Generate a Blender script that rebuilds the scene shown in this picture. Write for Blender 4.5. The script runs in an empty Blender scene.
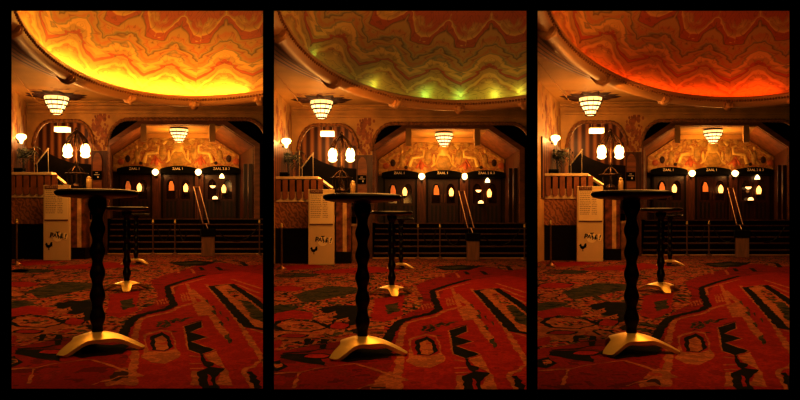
import bpy, bmesh, math, random
from mathutils import Vector, Matrix
from mathutils.geometry import tessellate_polygon
PI = math.pi
scene = bpy.context.scene
COL = scene.collection
random.seed(7)
F = 700.0            # focal length in pixels of the 800 px frame
EYE = 0.9            # camera height
HOR = 222.0          # horizon row

# ------------------------------------------------------------------ materials
def new_mat(name):
    m = bpy.data.materials.new(name); m.use_nodes = True
    nt = m.node_tree; b = nt.nodes['Principled BSDF']
    return m, nt, b
def mat(name, col, rough=.5, metal=0., var=0., scale=6., bump=0., stretch=(1, 1, 1), spec=.5):
    m, nt, b = new_mat(name)
    b.inputs['Base Color'].default_value = (*col, 1); b.inputs['Roughness'].default_value = rough
    b.inputs['Metallic'].default_value = metal; b.inputs['Specular IOR Level'].default_value = spec
    if var or bump:
        tc = nt.nodes.new('ShaderNodeTexCoord'); mp = nt.nodes.new('ShaderNodeMapping')
        mp.inputs['Scale'].default_value = stretch
        n = nt.nodes.new('ShaderNodeTexNoise'); n.inputs['Scale'].default_value = scale; n.inputs['Detail'].default_value = 5
        nt.links.new(tc.outputs['Object'], mp.inputs['Vector']); nt.links.new(mp.outputs['Vector'], n.inputs['Vector'])
        if var:
            r = nt.nodes.new('ShaderNodeValToRGB')
            r.color_ramp.elements[0].position = .32; r.color_ramp.elements[1].position = .68
            r.color_ramp.elements[0].color = (*[c*(1-var) for c in col], 1)
            r.color_ramp.elements[1].color = (*[min(1, c*(1+var*.6)) for c in col], 1)
            nt.links.new(n.outputs['Fac'], r.inputs['Fac']); nt.links.new(r.outputs['Color'], b.inputs['Base Color'])
        if bump:
            bp = nt.nodes.new('ShaderNodeBump'); bp.inputs['Strength'].default_value = bump; bp.inputs['Distance'].default_value = .02
            nt.links.new(n.outputs['Fac'], bp.inputs['Height']); nt.links.new(bp.outputs['Normal'], b.inputs['Normal'])
    return m
def emis(name, col, strength):
    m, nt, b = new_mat(name)
    b.inputs['Base Color'].default_value = (*col, 1)
    b.inputs['Emission Color'].default_value = (*col, 1); b.inputs['Emission Strength'].default_value = strength
    return m
def stripes(name, c1, c2, axis, freq, rough=.5, duty=.5, noise=0.):
    """vertical or other stripes in object space (panelling, reeding, woven cane)"""
    m, nt, b = new_mat(name); b.inputs['Roughness'].default_value = rough
    tc = nt.nodes.new('ShaderNodeTexCoord'); sp = nt.nodes.new('ShaderNodeSeparateXYZ')
    nt.links.new(tc.outputs['Object'], sp.inputs[0])
    mu = nt.nodes.new('ShaderNodeMath'); mu.operation = 'MULTIPLY'; mu.inputs[1].default_value = freq
    nt.links.new(sp.outputs[axis], mu.inputs[0])
    fr = nt.nodes.new('ShaderNodeMath'); fr.operation = 'PINGPONG'; fr.inputs[1].default_value = .5
    nt.links.new(mu.outputs[0], fr.inputs[0])
    r = nt.nodes.new('ShaderNodeValToRGB')
    r.color_ramp.elements[0].position = duty*.3; r.color_ramp.elements[1].position = duty*.8
    r.color_ramp.elements[0].color = (*c1, 1); r.color_ramp.elements[1].color = (*c2, 1)
    nt.links.new(fr.outputs[0], r.inputs['Fac']); nt.links.new(r.outputs['Color'], b.inputs['Base Color'])
    return m
def woven(name, c1, c2):
    m, nt, b = new_mat(name); b.inputs['Roughness'].default_value = .6
    tc = nt.nodes.new('ShaderNodeTexCoord'); w = nt.nodes.new('ShaderNodeTexWave')
    mp = nt.nodes.new('ShaderNodeMapping'); mp.inputs['Rotation'].default_value = (0, .6, 0)
    w.inputs['Scale'].default_value = 3.2; w.inputs['Distortion'].default_value = 9; w.inputs['Detail'].default_value = 3; w.inputs['Detail Scale'].default_value = 3
    nt.links.new(tc.outputs['Object'], mp.inputs[0]); nt.links.new(mp.outputs[0], w.inputs['Vector'])
    r = nt.nodes.new('ShaderNodeValToRGB'); r.color_ramp.elements[0].color = (*c1, 1); r.color_ramp.elements[1].color = (*c2, 1)
    nt.links.new(w.outputs['Fac'], r.inputs['Fac']); nt.links.new(r.outputs['Color'], b.inputs['Base Color'])
    return m
def blocky(name, cols, scale=9., cell=.03, stretch=(1, 1)):
    """carpet wool: noise sampled on a small grid of tufts, so the motif edges step like a woven kilim"""
    m, nt, b = new_mat(name); b.inputs['Roughness'].default_value = .95; b.inputs['Specular IOR Level'].default_value = .05
    tc = nt.nodes.new('ShaderNodeTexCoord'); vm = nt.nodes.new('ShaderNodeVectorMath'); vm.operation = 'SNAP'
    vm.inputs[1].default_value = (cell, cell, 1)
    nt.links.new(tc.outputs['Object'], vm.inputs[0])
    mp = nt.nodes.new('ShaderNodeMapping'); mp.inputs['Scale'].default_value = (stretch[0], stretch[1], 0)
    nt.links.new(vm.outputs[0], mp.inputs[0])
    n = nt.nodes.new('ShaderNodeTexNoise'); n.inputs['Scale'].default_value = scale; n.inputs['Detail'].default_value = 2.5
    n.inputs['Distortion'].default_value = .6
    nt.links.new(mp.outputs[0], n.inputs['Vector'])
    r = nt.nodes.new('ShaderNodeValToRGB'); cr = r.color_ramp; cr.interpolation = 'CONSTANT'
    while len(cr.elements) < len(cols): cr.elements.new(.5)
    for e, (p, c) in zip(cr.elements, cols): e.position = p; e.color = (*c, 1)
    n2 = nt.nodes.new('ShaderNodeTexNoise'); n2.inputs['Scale'].default_value = 60; n2.inputs['Detail'].default_value = 2
    nt.links.new(tc.outputs['Object'], n2.inputs['Vector'])
    mx = nt.nodes.new('ShaderNodeMix'); mx.data_type = 'RGBA'; mx.blend_type = 'MULTIPLY'; mx.inputs['Factor'].default_value = .55
    r2 = nt.nodes.new('ShaderNodeValToRGB'); r2.color_ramp.elements[0].position = .3; r2.color_ramp.elements[1].position = .7
    r2.color_ramp.elements[0].color = (.35, .35, .35, 1); r2.color_ramp.elements[1].color = (1.3, 1.3, 1.3, 1)
    nt.links.new(n2.outputs['Fac'], r2.inputs['Fac'])
    nt.links.new(n.outputs['Fac'], r.inputs['Fac']); nt.links.new(r.outputs['Color'], mx.inputs['A']); nt.links.new(r2.outputs['Color'], mx.inputs['B'])
    nt.links.new(mx.outputs['Result'], b.inputs['Base Color'])
    return m
def dome_paint():
    m, nt, b = new_mat('painted_dome'); b.inputs['Roughness'].default_value = .6
    L = nt.links.new; N = nt.nodes.new
    def math_(op, a, c=None):
        n = N('ShaderNodeMath'); n.operation = op
        for i, v in enumerate((a, c)):
            if v is None: continue
            if isinstance(v, (int, float)): n.inputs[i].default_value = v
            else: L(v, n.inputs[i])
        return n.outputs[0]
    uv = N('ShaderNodeUVMap'); uv.uv_map = 'paint'; sp = N('ShaderNodeSeparateXYZ'); L(uv.outputs[0], sp.inputs[0])
    pp = math_('PINGPONG', sp.outputs[0], 1.0); phi = sp.outputs[1]
    # mirrored marbling noise
    cb = N('ShaderNodeCombineXYZ'); L(math_('MULTIPLY', pp, .75), cb.inputs[0]); L(math_('MULTIPLY', phi, 5.2), cb.inputs[1])
    n1 = N('ShaderNodeTexNoise'); n1.inputs['Scale'].default_value = 1.25; n1.inputs['Detail'].default_value = 1.6; n1.inputs['Distortion'].default_value = 1.2
    L(cb.outputs[0], n1.inputs['Vector'])
    slow = N('ShaderNodeTexNoise'); slow.inputs['Scale'].default_value = .55
    L(uv.outputs[0], slow.inputs['Vector'])
    s = math_('SUBTRACT', phi, math_('MULTIPLY', pp, .20))
    s = math_('ADD', s, math_('MULTIPLY', math_('SUBTRACT', n1.outputs['Fac'], .5), .30))
    s = math_('ADD', s, math_('MULTIPLY', math_('SUBTRACT', slow.outputs['Fac'], .5), .24))
    r = N('ShaderNodeValToRGB'); cr = r.color_ramp; cr.interpolation = 'LINEAR'
    tan = (.50, .30, .085); gold = (.70, .44, .13); red = (.46, .10, .03); dk = (.20, .10, .03); gr = (.28, .23, .12); org = (.52, .20, .05)
    st = [(0, gold), (.055, tan), (.07, org), (.085, gold), (.115, gold), (.13, tan), (.195, tan), (.207, dk), (.213, red), (.243, red), (.252, tan),
          (.285, tan), (.30, gold), (.33, gold), (.345, gr), (.36, tan), (.385, org), (.40, tan), (.425, tan), (.435, dk), (.445, gr), (.465, tan), (.52, org), (.535, tan), (.58, tan), (.605, dk), (.615, red), (.67, red), (.68, gold), (.71, tan), (.74, red), (.8, red)]
    # ramp covers s in -0.05 .. 0.85
    sc = math_('DIVIDE', math_('ADD', s, .05), .9)
    while len(cr.elements) < len(st): cr.elements.new(.5)
    for e, (p, c) in zip(cr.elements, st): e.position = (p+.05)/.9; e.color = (*c, 1)
    L(sc, r.inputs['Fac'])
    # thin marbled contour lines
    f = math_('PINGPONG', math_('MULTIPLY', math_('ADD', n1.outputs['Fac'], math_('MULTIPLY', s, .8)), 7.0), .5)
    ln = N('ShaderNodeValToRGB'); ln.color_ramp.elements[0].position = .02; ln.color_ramp.elements[1].position = .10
    ln.color_ramp.elements[0].color = (.42, .30, .26, 1); ln.color_ramp.elements[1].color = (1, 1, 1, 1)
    L(f, ln.inputs['Fac'])
    mx = N('ShaderNodeMix'); mx.data_type = 'RGBA'; mx.blend_type = 'MULTIPLY'; mx.inputs['Factor'].default_value = .5
    L(r.outputs['Color'], mx.inputs['A']); L(ln.outputs['Color'], mx.inputs['B']); L(mx.outputs['Result'], b.inputs['Base Color'])
    return m
def ring_mat():
    m, nt, b = new_mat('gilded_swag'); b.inputs['Roughness'].default_value = .45
    L = nt.links.new; N = nt.nodes.new
    uv = N('ShaderNodeUVMap'); uv.uv_map = 'paint'; sp = N('ShaderNodeSeparateXYZ'); L(uv.outputs[0], sp.inputs[0])
    def M(op, a, c):
        n = N('ShaderNodeMath'); n.operation = op
        for i, v in enumerate((a, c)):
            if isinstance(v, (int, float)): n.inputs[i].default_value = v
            else: L(v, n.inputs[i])
        return n.outputs[0]
    f = M('PINGPONG', M('MULTIPLY', sp.outputs[1], 7.0), .5)
    r = N('ShaderNodeValToRGB'); r.color_ramp.elements[0].position = .04; r.color_ramp.elements[1].position = .24
    r.color_ramp.elements[0].color = (.03, .010, .003, 1); r.color_ramp.elements[1].color = (.50, .24, .07, 1)  # dark bands paint shade into the creases of the folds
    L(f, r.inputs['Fac'])
    # the lip itself is plain
    st = N('ShaderNodeMath'); st.operation = 'GREATER_THAN'; st.inputs[1].default_value = .30; L(sp.outputs[1], st.inputs[0])
    mx = N('ShaderNodeMix'); mx.data_type = 'RGBA'; L(st.outputs[0], mx.inputs['Factor'])
    mx.inputs['A'].default_value = (.50, .26, .085, 1); L(r.outputs['Color'], mx.inputs['B'])
    L(mx.outputs['Result'], b.inputs['Base Color'])
    return m
def mural_mat():
    m, nt, b = new_mat('mural_ground'); b.inputs['Roughness'].default_value = .55
    L = nt.links.new; N = nt.nodes.new
    tc = N('ShaderNodeTexCoord')
    n = N('ShaderNodeTexNoise'); n.inputs['Scale'].default_value = 2.6; n.inputs['Detail'].default_value = 2; n.inputs['Distortion'].default_value = 2.5
    L(tc.outputs['Object'], n.inputs['Vector'])
    r = N('ShaderNodeValToRGB'); cr = r.color_ramp
    st = [(.3, (.30, .10, .03)), (.36, (.52, .20, .05)), (.42, (.48, .24, .055)), (.50, (.56, .32, .075)), (.58, (.72, .46, .12)), (.66, (.52, .22, .05))]
    while len(cr.elements) < len(st): cr.elements.new(.5)
    for e, (p, c) in zip(cr.elements, st): e.position = p; e.color = (*c, 1)
    L(n.outputs['Fac'], r.inputs['Fac']); L(r.outputs['Color'], b.inputs['Base Color'])
    return m

M = dict(
    black=mat('matt_border_black', (.0004, .0004, .0004), 1, spec=0),
    blackgloss=mat('black_lacquer', (.005, .003, .002), .30, var=.4, scale=9, spec=.3),
    dark=mat('dark_stained_timber', (.014, .005, .003), .6, var=.5, scale=5, spec=.2),
    brass=mat('brushed_brass', (.74, .56, .17), .34, metal=.6, var=.12, scale=5),
    goldtube=mat('worn_brass_tube', (.26, .12, .04), .35, metal=.6, var=.3, scale=12),
    cream=mat('gilded_cream_plaster', (.60, .35, .095), .55, var=.22, scale=2.2, bump=.1),
    ceil=mat('gilded_cream_ceiling', (.60, .35, .085), .6, var=.18, scale=.9, bump=.08),
    paintred=mat('painted_red_ornament', (.40, .14, .04), .6, var=.4, scale=8),
    paintdark=mat('painted_brown_ornament', (.07, .022, .008), .6, var=.5, scale=9),
    rope=mat('carved_rope_moulding', (.34, .15, .04), .9, var=.5, scale=14, bump=.3),
    wood=mat('polished_red_brown_wood', (.12, .036, .012), .4, var=.45, scale=3, stretch=(6, 6, .7)),
    woodlit=mat('lit_brown_wood', (.34, .125, .035), .42, var=.35, scale=2.5, stretch=(1, 1, 4)),  # lighter copy of the brown wood, with light put into its colour
    wooddeep=mat('deep_red_wood', (.045, .009, .004), .38, var=.45, scale=3, stretch=(6, 6, .7)),
    panel=stripes('striped_wood_panelling', (.10, .026, .008), (.50, .20, .055), 0, 4.2, .45),
    reed=stripes('reeded_door_panel', (.006, .002, .001), (.045, .011, .005), 0, 7.0, .45),
    woven=woven('figured_veneer', (.20, .065, .018), (.46, .19, .055)),
    white=mat('cream_painted_wood', (.80, .62, .38), .45, var=.08, scale=6),
    baluster=mat('brown_baluster_wood', (.30, .105, .03), .45, var=.3, scale=5),
    marble=mat('veined_red_marble', (.20, .060, .022), .3, var=.8, scale=7, bump=.05),
    pale=mat('pale_veined_marble', (.62, .40, .19), .35, var=.35, scale=7),
    totem=mat('beige_sign_panel', (.74, .57, .31), .42, var=.06, scale=2),
    sheet=mat('printed_cream_sheet', (.86, .70, .42), .35, var=.05, scale=2),
    header=mat('brown_header_strip', (.16, .055, .02), .5),
    inkbrown=mat('brown_ink', (.26, .15, .06), .7),
    ink=mat('black_ink', (.004, .003, .002), .8, spec=.1),
    letter=mat('pale_sign_letters', (.95, .84, .66), .5),
    disc=mat('pale_yellow_disc', (.95, .80, .50), .5),
    bronze=mat('dark_bronze', (.085, .040, .014), .38, metal=.85, var=.5, scale=12),
    leaf=mat('dull_green_palm_leaf', (.050, .050, .014), .6, var=.5, scale=9),
    pot=mat('dark_glazed_pot', (.03, .012, .006), .4, var=.3, scale=5),
    step=mat('black_step', (.007, .003, .002), .9, var=.4, scale=6, spec=.05),
    nosing=mat('red_brown_stair_nosing', (.17, .058, .026), .55, var=.35, scale=5, stretch=(3, 1, 1)),
    gilt=mat('gilded_relief', (.92, .66, .20), .42, metal=.15, var=.25, scale=7, bump=.15),
    giltdull=mat('ochre_relief', (.62, .40, .10), .5, var=.35, scale=8, bump=.15),
    mural_red=mat('orange_red_relief', (.62, .17, .04), .5, var=.3, scale=8),
    mural=mural_mat(), dome=dome_paint(), ring=ring_mat(),
    glass=emis('glowing_frosted_glass', (1, .74, .33), 2.8),
    tier=emis('glowing_ribbed_glass', (1, .72, .32), 1.7),
    amber=emis('amber_lamp_glass', (1, .50, .14), 1.9),
    amberreflect=emis('amber_pane_reflection', (.85, .30, .07), .22),  # glow standing in for a reflection in the door glass
    lightbox=emis('white_light_box', (1, .80, .42), 1.8),
    darkpane=mat('dark_window_glass', (.020, .007, .004), .08),
    jar=mat('pale_glass_jar', (.60, .40, .16), .15, var=.2, scale=9),
)
CARPET = [
    blocky('carpet_red_wool', [(0, (.115, .006, .004)), (.40, (.20, .008, .005)), (.56, (.17, .012, .006)), (.66, (.24, .012, .007))], 5, .03),
    blocky('carpet_tan_wool', [(0, (.050, .014, .006)), (.36, (.27, .085, .024)), (.50, (.36, .125, .036)), (.60, (.30, .05, .016)), (.66, (.29, .10, .028))], 5, .04, (1, .6)),
    blocky('carpet_black_wool', [(0, (.006, .003, .002)), (.6, (.016, .006, .003))], 6),
    blocky('carpet_green_wool', [(0, (.012, .012, .005)), (.42, (.045, .040, .014)), (.56, (.085, .052, .016)), (.66, (.03, .026, .01))], 7, .03),
    blocky('carpet_figured_wool', [(0, (.06, .05, .016)), (.33, (.006, .004, .002)), (.37, (.30, .10, .028)), (.425, (.008, .004, .002)), (.445, (.34, .12, .034)), (.48, (.30, .03, .012)), (.51, (.012, .006, .003)), (.53, (.36, .13, .036)), (.565, (.07, .058, .018)), (.60, (.006, .004, .002)), (.63, (.33, .05, .017)), (.68, (.34, .12, .034))], 3.6, .028, (1, .55)),
    blocky('carpet_bright_red_wool', [(0, (.24, .010, .006)), (.5, (.28, .016, .008)), (.62, (.21, .010, .006))], 5, .03),
    blocky('carpet_tan_line_wool', [(0, (.26, .09, .026)), (.5, (.36, .125, .038))], 8, .03),
]

# ------------------------------------------------------------------ halls
HALLS = [dict(hue='yellow', du=0.0, dv=0.0, l=10, r=263.5), dict(hue='green', du=265.0, dv=4.3, l=273.5, r=527), dict(hue='red', du=534.0, dv=1.2, l=537, r=791)]
H = None    # the hall being built
def AX(): return (136.75+H['du']-400)/F
def SL(): return -H['dv']/F
def warp(v): return Vector((v[0]+AX()*v[1], v[1], v[2]+SL()*v[1]))
def X(u, y): return (u-136.75)/F*y
def Z(v, y): return EYE-(v-HOR)/F*y
def FY(v): return F*EYE/(v-HOR)

# ------------------------------------------------------------------ mesh helpers
def box(bm, x0, x1, y0, y1, z0, z1, mi=0):
    vs = [bm.verts.new(p) for p in ((x0, y0, z0), (x1, y0, z0), (x1, y1, z0), (x0, y1, z0), (x0, y0, z1), (x1, y0, z1), (x1, y1, z1), (x0, y1, z1))]
    for f in ((0, 3, 2, 1), (4, 5, 6, 7), (0, 1, 5, 4), (1, 2, 6, 5), (2, 3, 7, 6), (3, 0, 4, 7)):
        bm.faces.new([vs[i] for i in f]).material_index = mi
    return bm
def prism(bm, poly, y0, y1, holes=(), mi=0):
    """outline in x,z extruded from y0 to y1, with holes"""
    loops = [poly]+list(holes)
    flat = [p for l in loops for p in l]
    tris = tessellate_polygon([[Vector((p[0], p[1], 0)) for p in l] for l in loops])
    a = [bm.verts.new((p[0], y0, p[1])) for p in flat]; b = [bm.verts.new((p[0], y1, p[1])) for p in flat]
    for t in tris:
        for vs in ([a[i] for i in t], [b[i] for i in reversed(t)]):
            try: bm.faces.new(vs).material_index = mi
            except ValueError: pass
    k = 0
    for l in loops:
        n = len(l)
        for i in range(n):
            j = (i+1) % n
            bm.faces.new((a[k+i], a[k+j], b[k+j], b[k+i])).material_index = mi
        k += n
    return bm
def lathe(bm, prof, c=(0, 0, 0), seg=24, sx=1., sy=1., mi=0, a0=0.):
    rings = []
    for r, z in prof:
        if r < 1e-5: rings.append([bm.verts.new((c[0], c[1], c[2]+z))])
        else: rings.append([bm.verts.new((c[0]+sx*r*math.cos(a0+2*PI*i/seg), c[1]+sy*r*math.sin(a0+2*PI*i/seg), c[2]+z)) for i in range(seg)])
    for A, B in zip(rings, rings[1:]):
        for i in range(seg):
            j = (i+1) % seg
            if len(A) == 1 and len(B) == 1: continue
            if len(A) == 1: f = (A[0], B[j], B[i])
            elif len(B) == 1: f = (A[i], A[j], B[0])
            else: f = (A[i], A[j], B[j], B[i])
            bm.faces.new(f).material_index = mi
    for R, rev in ((rings[0], True), (rings[-1], False)):
        if len(R) > 2: bm.faces.new(R[::-1] if rev else R).material_index = mi
    return bm
def tube(bm, pts, r, seg=8, closed=False, mi=0, flat=1.):
    pts = [Vector(p) for p in pts]; n = len(pts); rings = []
    rr = r if isinstance(r, (list, tuple)) else [r]*n
    up = Vector((0, 0, 1))
    for i, p in enumerate(pts):
        t = (pts[(i+1) % n]-pts[i-1]) if closed else (pts[min(i+1, n-1)]-pts[max(i-1, 0)])
        t.normalize()
        a = t.cross(Vector((0, 1, 0)) if abs(t.y) < .9 else Vector((1, 0, 0))).normalized(); b = t.cross(a).normalized()
        rings.append([bm.verts.new(p+rr[i]*(a*math.cos(2*PI*k/seg)+b*flat*math.sin(2*PI*k/seg))) for k in range(seg)])
    for i in range(n if closed else n-1):
        A, B = rings[i], rings[(i+1) % n]
        for k in range(seg):
            j = (k+1) % seg
            bm.faces.new((A[k], A[j], B[j], B[k])).material_index = mi
    if not closed:
        bm.faces.new(rings[0][::-1]).material_index = mi; bm.faces.new(rings[-1]).material_index = mi
    return bm
def ball(bm, c, rx, ry, rz, seg=14, rows=8):
    return lathe(bm, [(math.sin(PI*i/rows) if 0 < i < rows else 0, -rz*math.cos(PI*i/rows)) for i in range(rows+1)], c, seg, rx, ry)
def B(): return bmesh.new()
def ellipse(cx, cz, rx, rz, n=20): return [(cx+rx*math.cos(2*PI*i/n), cz+rz*math.sin(2*PI*i/n)) for i in range(n)]

def finish(name, bm, mats, smooth=False, clip=False, y0=None, loc=(0, 0, 0), bevel=0., recalc=True):
    """design coordinates -> world: shells follow the hall's own axis, things (y0 given) are moved rigidly"""
    for v in bm.verts:
        v.co = warp(v.co) if y0 is None else Vector((v.co.x+AX()*y0, v.co.y, v.co.z+SL()*y0))
    if clip:
        for px, sgn in ((H['l']-.8, -1), (H['r']+.8, 1)):
            k = (px-400)/F                       # the dividing wall runs along x = k*y
            no = Vector((sgn, -sgn*k, 0)).normalized()
            bmesh.ops.bisect_plane(bm, geom=bm.verts[:]+bm.edges[:]+bm.faces[:], plane_co=(0, 0, 0), plane_no=no, clear_outer=True)
        bmesh.ops.bisect_plane(bm, geom=bm.verts[:]+bm.edges[:]+bm.faces[:], plane_co=(0, 3.78, 0), plane_no=(0, -1, 0), clear_outer=True)
    L = Vector(loc)
    for v in bm.verts: v.co -= L
    if recalc: bmesh.ops.recalc_face_normals(bm, faces=bm.faces[:])
    for f in bm.faces: f.smooth = smooth
    me = bpy.data.meshes.new(name); bm.to_mesh(me); bm.free()
    for m in (mats if isinstance(mats, (list, tuple)) else [mats]): me.materials.append(m)
    o = bpy.data.objects.new(name, me); COL.objects.link(o)
    if bevel:
        md = o.modifiers.new('soft_edges', 'BEVEL'); md.width = bevel; md.segments = 2; md.limit_method = 'ANGLE'
    if smooth:
        md = o.modifiers.new('crisp', 'EDGE_SPLIT'); md.split_angle = .9
    return o
def struct(name, bm, mats, label=None, smooth=False, clip=True, cat=None, recalc=True):
    o = finish(name, bm, mats, smooth, clip, recalc=recalc); o['kind'] = 'structure'
    o['label'] = (label or 'plain part of the room')+f" in the {H['hue']}-domed hall"; o['category'] = cat or name.split('_')[0]
    return o
def child(parent, name, bm, mats, smooth=False, clip=False, **kw):
    o = finish(name, bm, mats, smooth, clip, **kw); o.parent = parent; return o
class Thing:
    def __init__(s, name, label, cat, pos, group=None, rigid=True, turn=False):
        s.y0 = pos[1] if rigid else None
        w = warp(pos); s.loc = w
        o = bpy.data.objects.new(name, None); COL.objects.link(o); o.location = w; o.empty_display_size = .1
        if turn: o.rotation_euler = (0, 0, -math.atan(AX())*float(turn))      # stands square to its own hall
        o['label'] = label.replace('{}', f"{H['hue']}-domed hall"); o['category'] = cat
        if group: o['group'] = group
        s.o = o
    def part(s, name, bm, mats, smooth=False, under=None, label=None, **kw):
        p = finish(name, bm, mats, smooth, y0=s.y0, loc=s.loc, **kw); p.parent = under or s.o
        if label: p['label'] = label
        return p
def single(name, label, cat, bm, mats, y0, group=None, smooth=False, **kw):
    """a thing that is one mesh"""
    pos = kw.pop('pos', None)
    L = warp(pos) if pos else (0, 0, 0)
    o = finish(name, bm, mats, smooth, y0=y0, loc=L, **kw); o.location = L
    o['label'] = label.replace('{}', f"{H['hue']}-domed hall"); o['category'] = cat
    if group: o['group'] = group
    return o
def text_bm(txt, size, x, y, z, rot=0., depth=.004, align='CENTER', sx=1.):
    """lettering as a flat mesh facing the viewer (-Y), centred at x, z"""
    cu = bpy.data.curves.new('lettering_curve', 'FONT'); cu.body = txt; cu.size = size; cu.extrude = depth; cu.align_x = align; cu.align_y = 'CENTER'; cu.offset = size*.012
    ob = bpy.data.objects.new('lettering_curve', cu); COL.objects.link(ob)
    bpy.context.view_layer.update()
    me = bpy.data.meshes.new_from_object(ob.evaluated_get(bpy.context.evaluated_depsgraph_get()))
    bm = B(); bm.from_mesh(me)
    bpy.data.objects.remove(ob); bpy.data.curves.remove(cu); bpy.data.meshes.remove(me)
    Mx = Matrix.Translation((x, y, z)) @ Matrix.Rotation(rot, 4, 'Y') @ Matrix.Rotation(PI/2, 4, 'X') @ Matrix.Diagonal((sx, 1, 1, 1))
    bm.transform(Mx)
    return bm
def lamp(kind, name, pos, energy, col, size=.1, y0=None, rot=None, sizey=None, spot=None):
    l = bpy.data.lights.new(name, kind); l.energy = energy; l.color = col
    if kind == 'AREA':
        l.shape = 'RECTANGLE'; l.size = size; l.size_y = sizey or size
    else: l.shadow_soft_size = size
    o = bpy.data.objects.new(name, l); COL.objects.link(o); o.location = warp(pos)
    if rot: o.rotation_euler = rot
    return o

# ------------------------------------------------------------------ dome
DC = (1.5, 10.85); DA, DB = 3.3, 6.65; ZR = 4.0; ZC = 4.2
def ell(t, d, z): return (DC[0]+(DA+d)*math.sin(t), DC[1]+(DB+d)*math.cos(t), z)     # t = 0 is the far end
def build_dome():
    bm = B(); uvl = bm.loops.layers.uv.new('paint'); seg, rows = 256, 32
    def strip(rings, vfun, n=16.):
        for i in range(seg):
            for r in range(len(rings)-1):
                f = bm.faces.new((rings[r][i % seg], rings[r][(i+1) % seg], rings[r+1][(i+1) % seg], rings[r+1][i % seg])); f.smooth = True
                for lp, (ii, rr) in zip(f.loops, ((i, r), (i+1, r), (i+1, r+1), (i, r+1))): lp[uvl].uv = (ii/seg*n, vfun(rr))
    rings = []
    for r in range(rows):
        ph = r/rows*PI/2*.97
        c, s = math.cos(ph), math.sin(ph)
        rings.append([bm.verts.new((DC[0]+(DA+.28)*c*math.sin(2*PI*i/seg), DC[1]+(DB+.28)*c*math.cos(2*PI*i/seg), ZR+.04+1.8*s)) for i in range(seg)])
    strip(rings, lambda r: r/rows*PI/2*.97, 32.)
    struct('dome_ceiling', bm, M['dome'], 'shallow oval dome painted with red and ochre marbled waves', smooth=True, cat='dome', recalc=False)
    # the deep moulded ring that hides the cove lamps
    bm = B(); uvl = bm.loops.layers.uv.new('paint')
    prof = [(.28, .04), (.06, .03), (0, .06), (-.03, .03), (-.02, -.02), (.01, -.10), (.08, -.18), (.17, -.19), (.25, -.14), (.31, -.06), (.45, .03), (.62, .07), (.80, .10), (.98, .11), (1.0, .21)]
    rings = [[bm.verts.new(ell(2*PI*i/seg, d, ZR+z)) for i in range(seg)] for d, z in prof]
    strip(rings, lambda r: max(0, prof[r][0]))
    ring = struct('trim_1', bm, M['ring'], 'moulded gilt ring with draped folds round the dome', smooth=True, cat='dome moulding', recalc=False)
    # scroll knots on the ring and its bead edge
    for u, v in ((15, 26), (70, 76), (129, 98), (193, 104), (258, 96)):
        y = (ZR-.08-EYE)*F/(HOR-v); x = X(u, y)
        t = math.atan2((x-DC[0])/DA, (y-DC[1])/DB)
        bm = B()
        out = Vector((math.sin(t)*DB, math.cos(t)*DA, 0)).normalized(); tan = Vector((out.y, -out.x, 0))
        c = Vector(ell(t, .06, ZR-.15))
        tube(bm, [c-out*.08+Vector((0, 0, .06)), c-out*.05+Vector((0, 0, .01)), c+out*.05-Vector((0, 0, .03)), c+out*.16+Vector((0, 0, .0)), c+out*.30+Vector((0, 0, .10))], [.05, .085, .11, .09, .05], 12)
        tube(bm, [c-tan*.12-out*.02, c+tan*.12-out*.02], .065, 12)
        child(ring, 'scroll_knot', bm, M['knot'], smooth=True, clip=True)
    bm = B()
    for i in range(150):
        t = -1.9+i*.0205
        ball(bm, ell(t, -.01, ZR-.045), .035, .035, .03, 6, 4)
    child(ring, 'bead_edge', bm, M['rope'], clip=True)
M['knot'] = mat('gilt_scroll', (.58, .30, .10), .45, var=.3, scale=6)

def cove_lights():
    if H['hue'] == 'green':
        spots = [(64, 62), (118, 87), (167, 94), (197, 95), (228, 93), (250, 89), (30, 34)]
        for u, v in spots:
            y = (ZR-EYE)*F/(HOR-v); x = X(u, y); t = math.atan2((x-DC[0])/DA, (y-DC[1])/DB)
            e = 1.0 if u > 60 else .4
            lamp('POINT', 'cove_lamp', ell(t, .12, ZR+.16), e, (.62, 1, .30) if u > 210 or u == 118 else (.34, 1, .36), .03)
        for i in range(26):
            t = -1.75+i*.085
            lamp('POINT', 'cove_lamp', ell(t, .12, ZR+.16), .10, (.45, .9, .2), .05)
    else:
        col = (1, .60, .10) if H['hue'] == 'yellow' else (1, .13, .010)
        for i in range(40):
            t = -1.85+i*.0555*1.0
            e = (2.7 if H['hue'] == 'yellow' else .75)*(1 if i % 2 else .8)
            if H['hue'] == 'yellow' : e *= 1.0
            lamp('POINT', 'cove_lamp', ell(t, .12, ZR+.16), e, col, .06)
        if H['hue'] == 'yellow':  # extra lamps hung inside the lip, not in the cove, spread the glow
            for i in range(9): lamp('POINT', 'cove_lamp', ell(-1.5+i*.25, -.9, ZR+.25), 3.4, (1, .52, .10), .2)
        else:
            for i in range(9): lamp('POINT', 'cove_lamp', ell(-1.5+i*.25, -.9, ZR+.25), .15, (1, .2, .03), .2)

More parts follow.
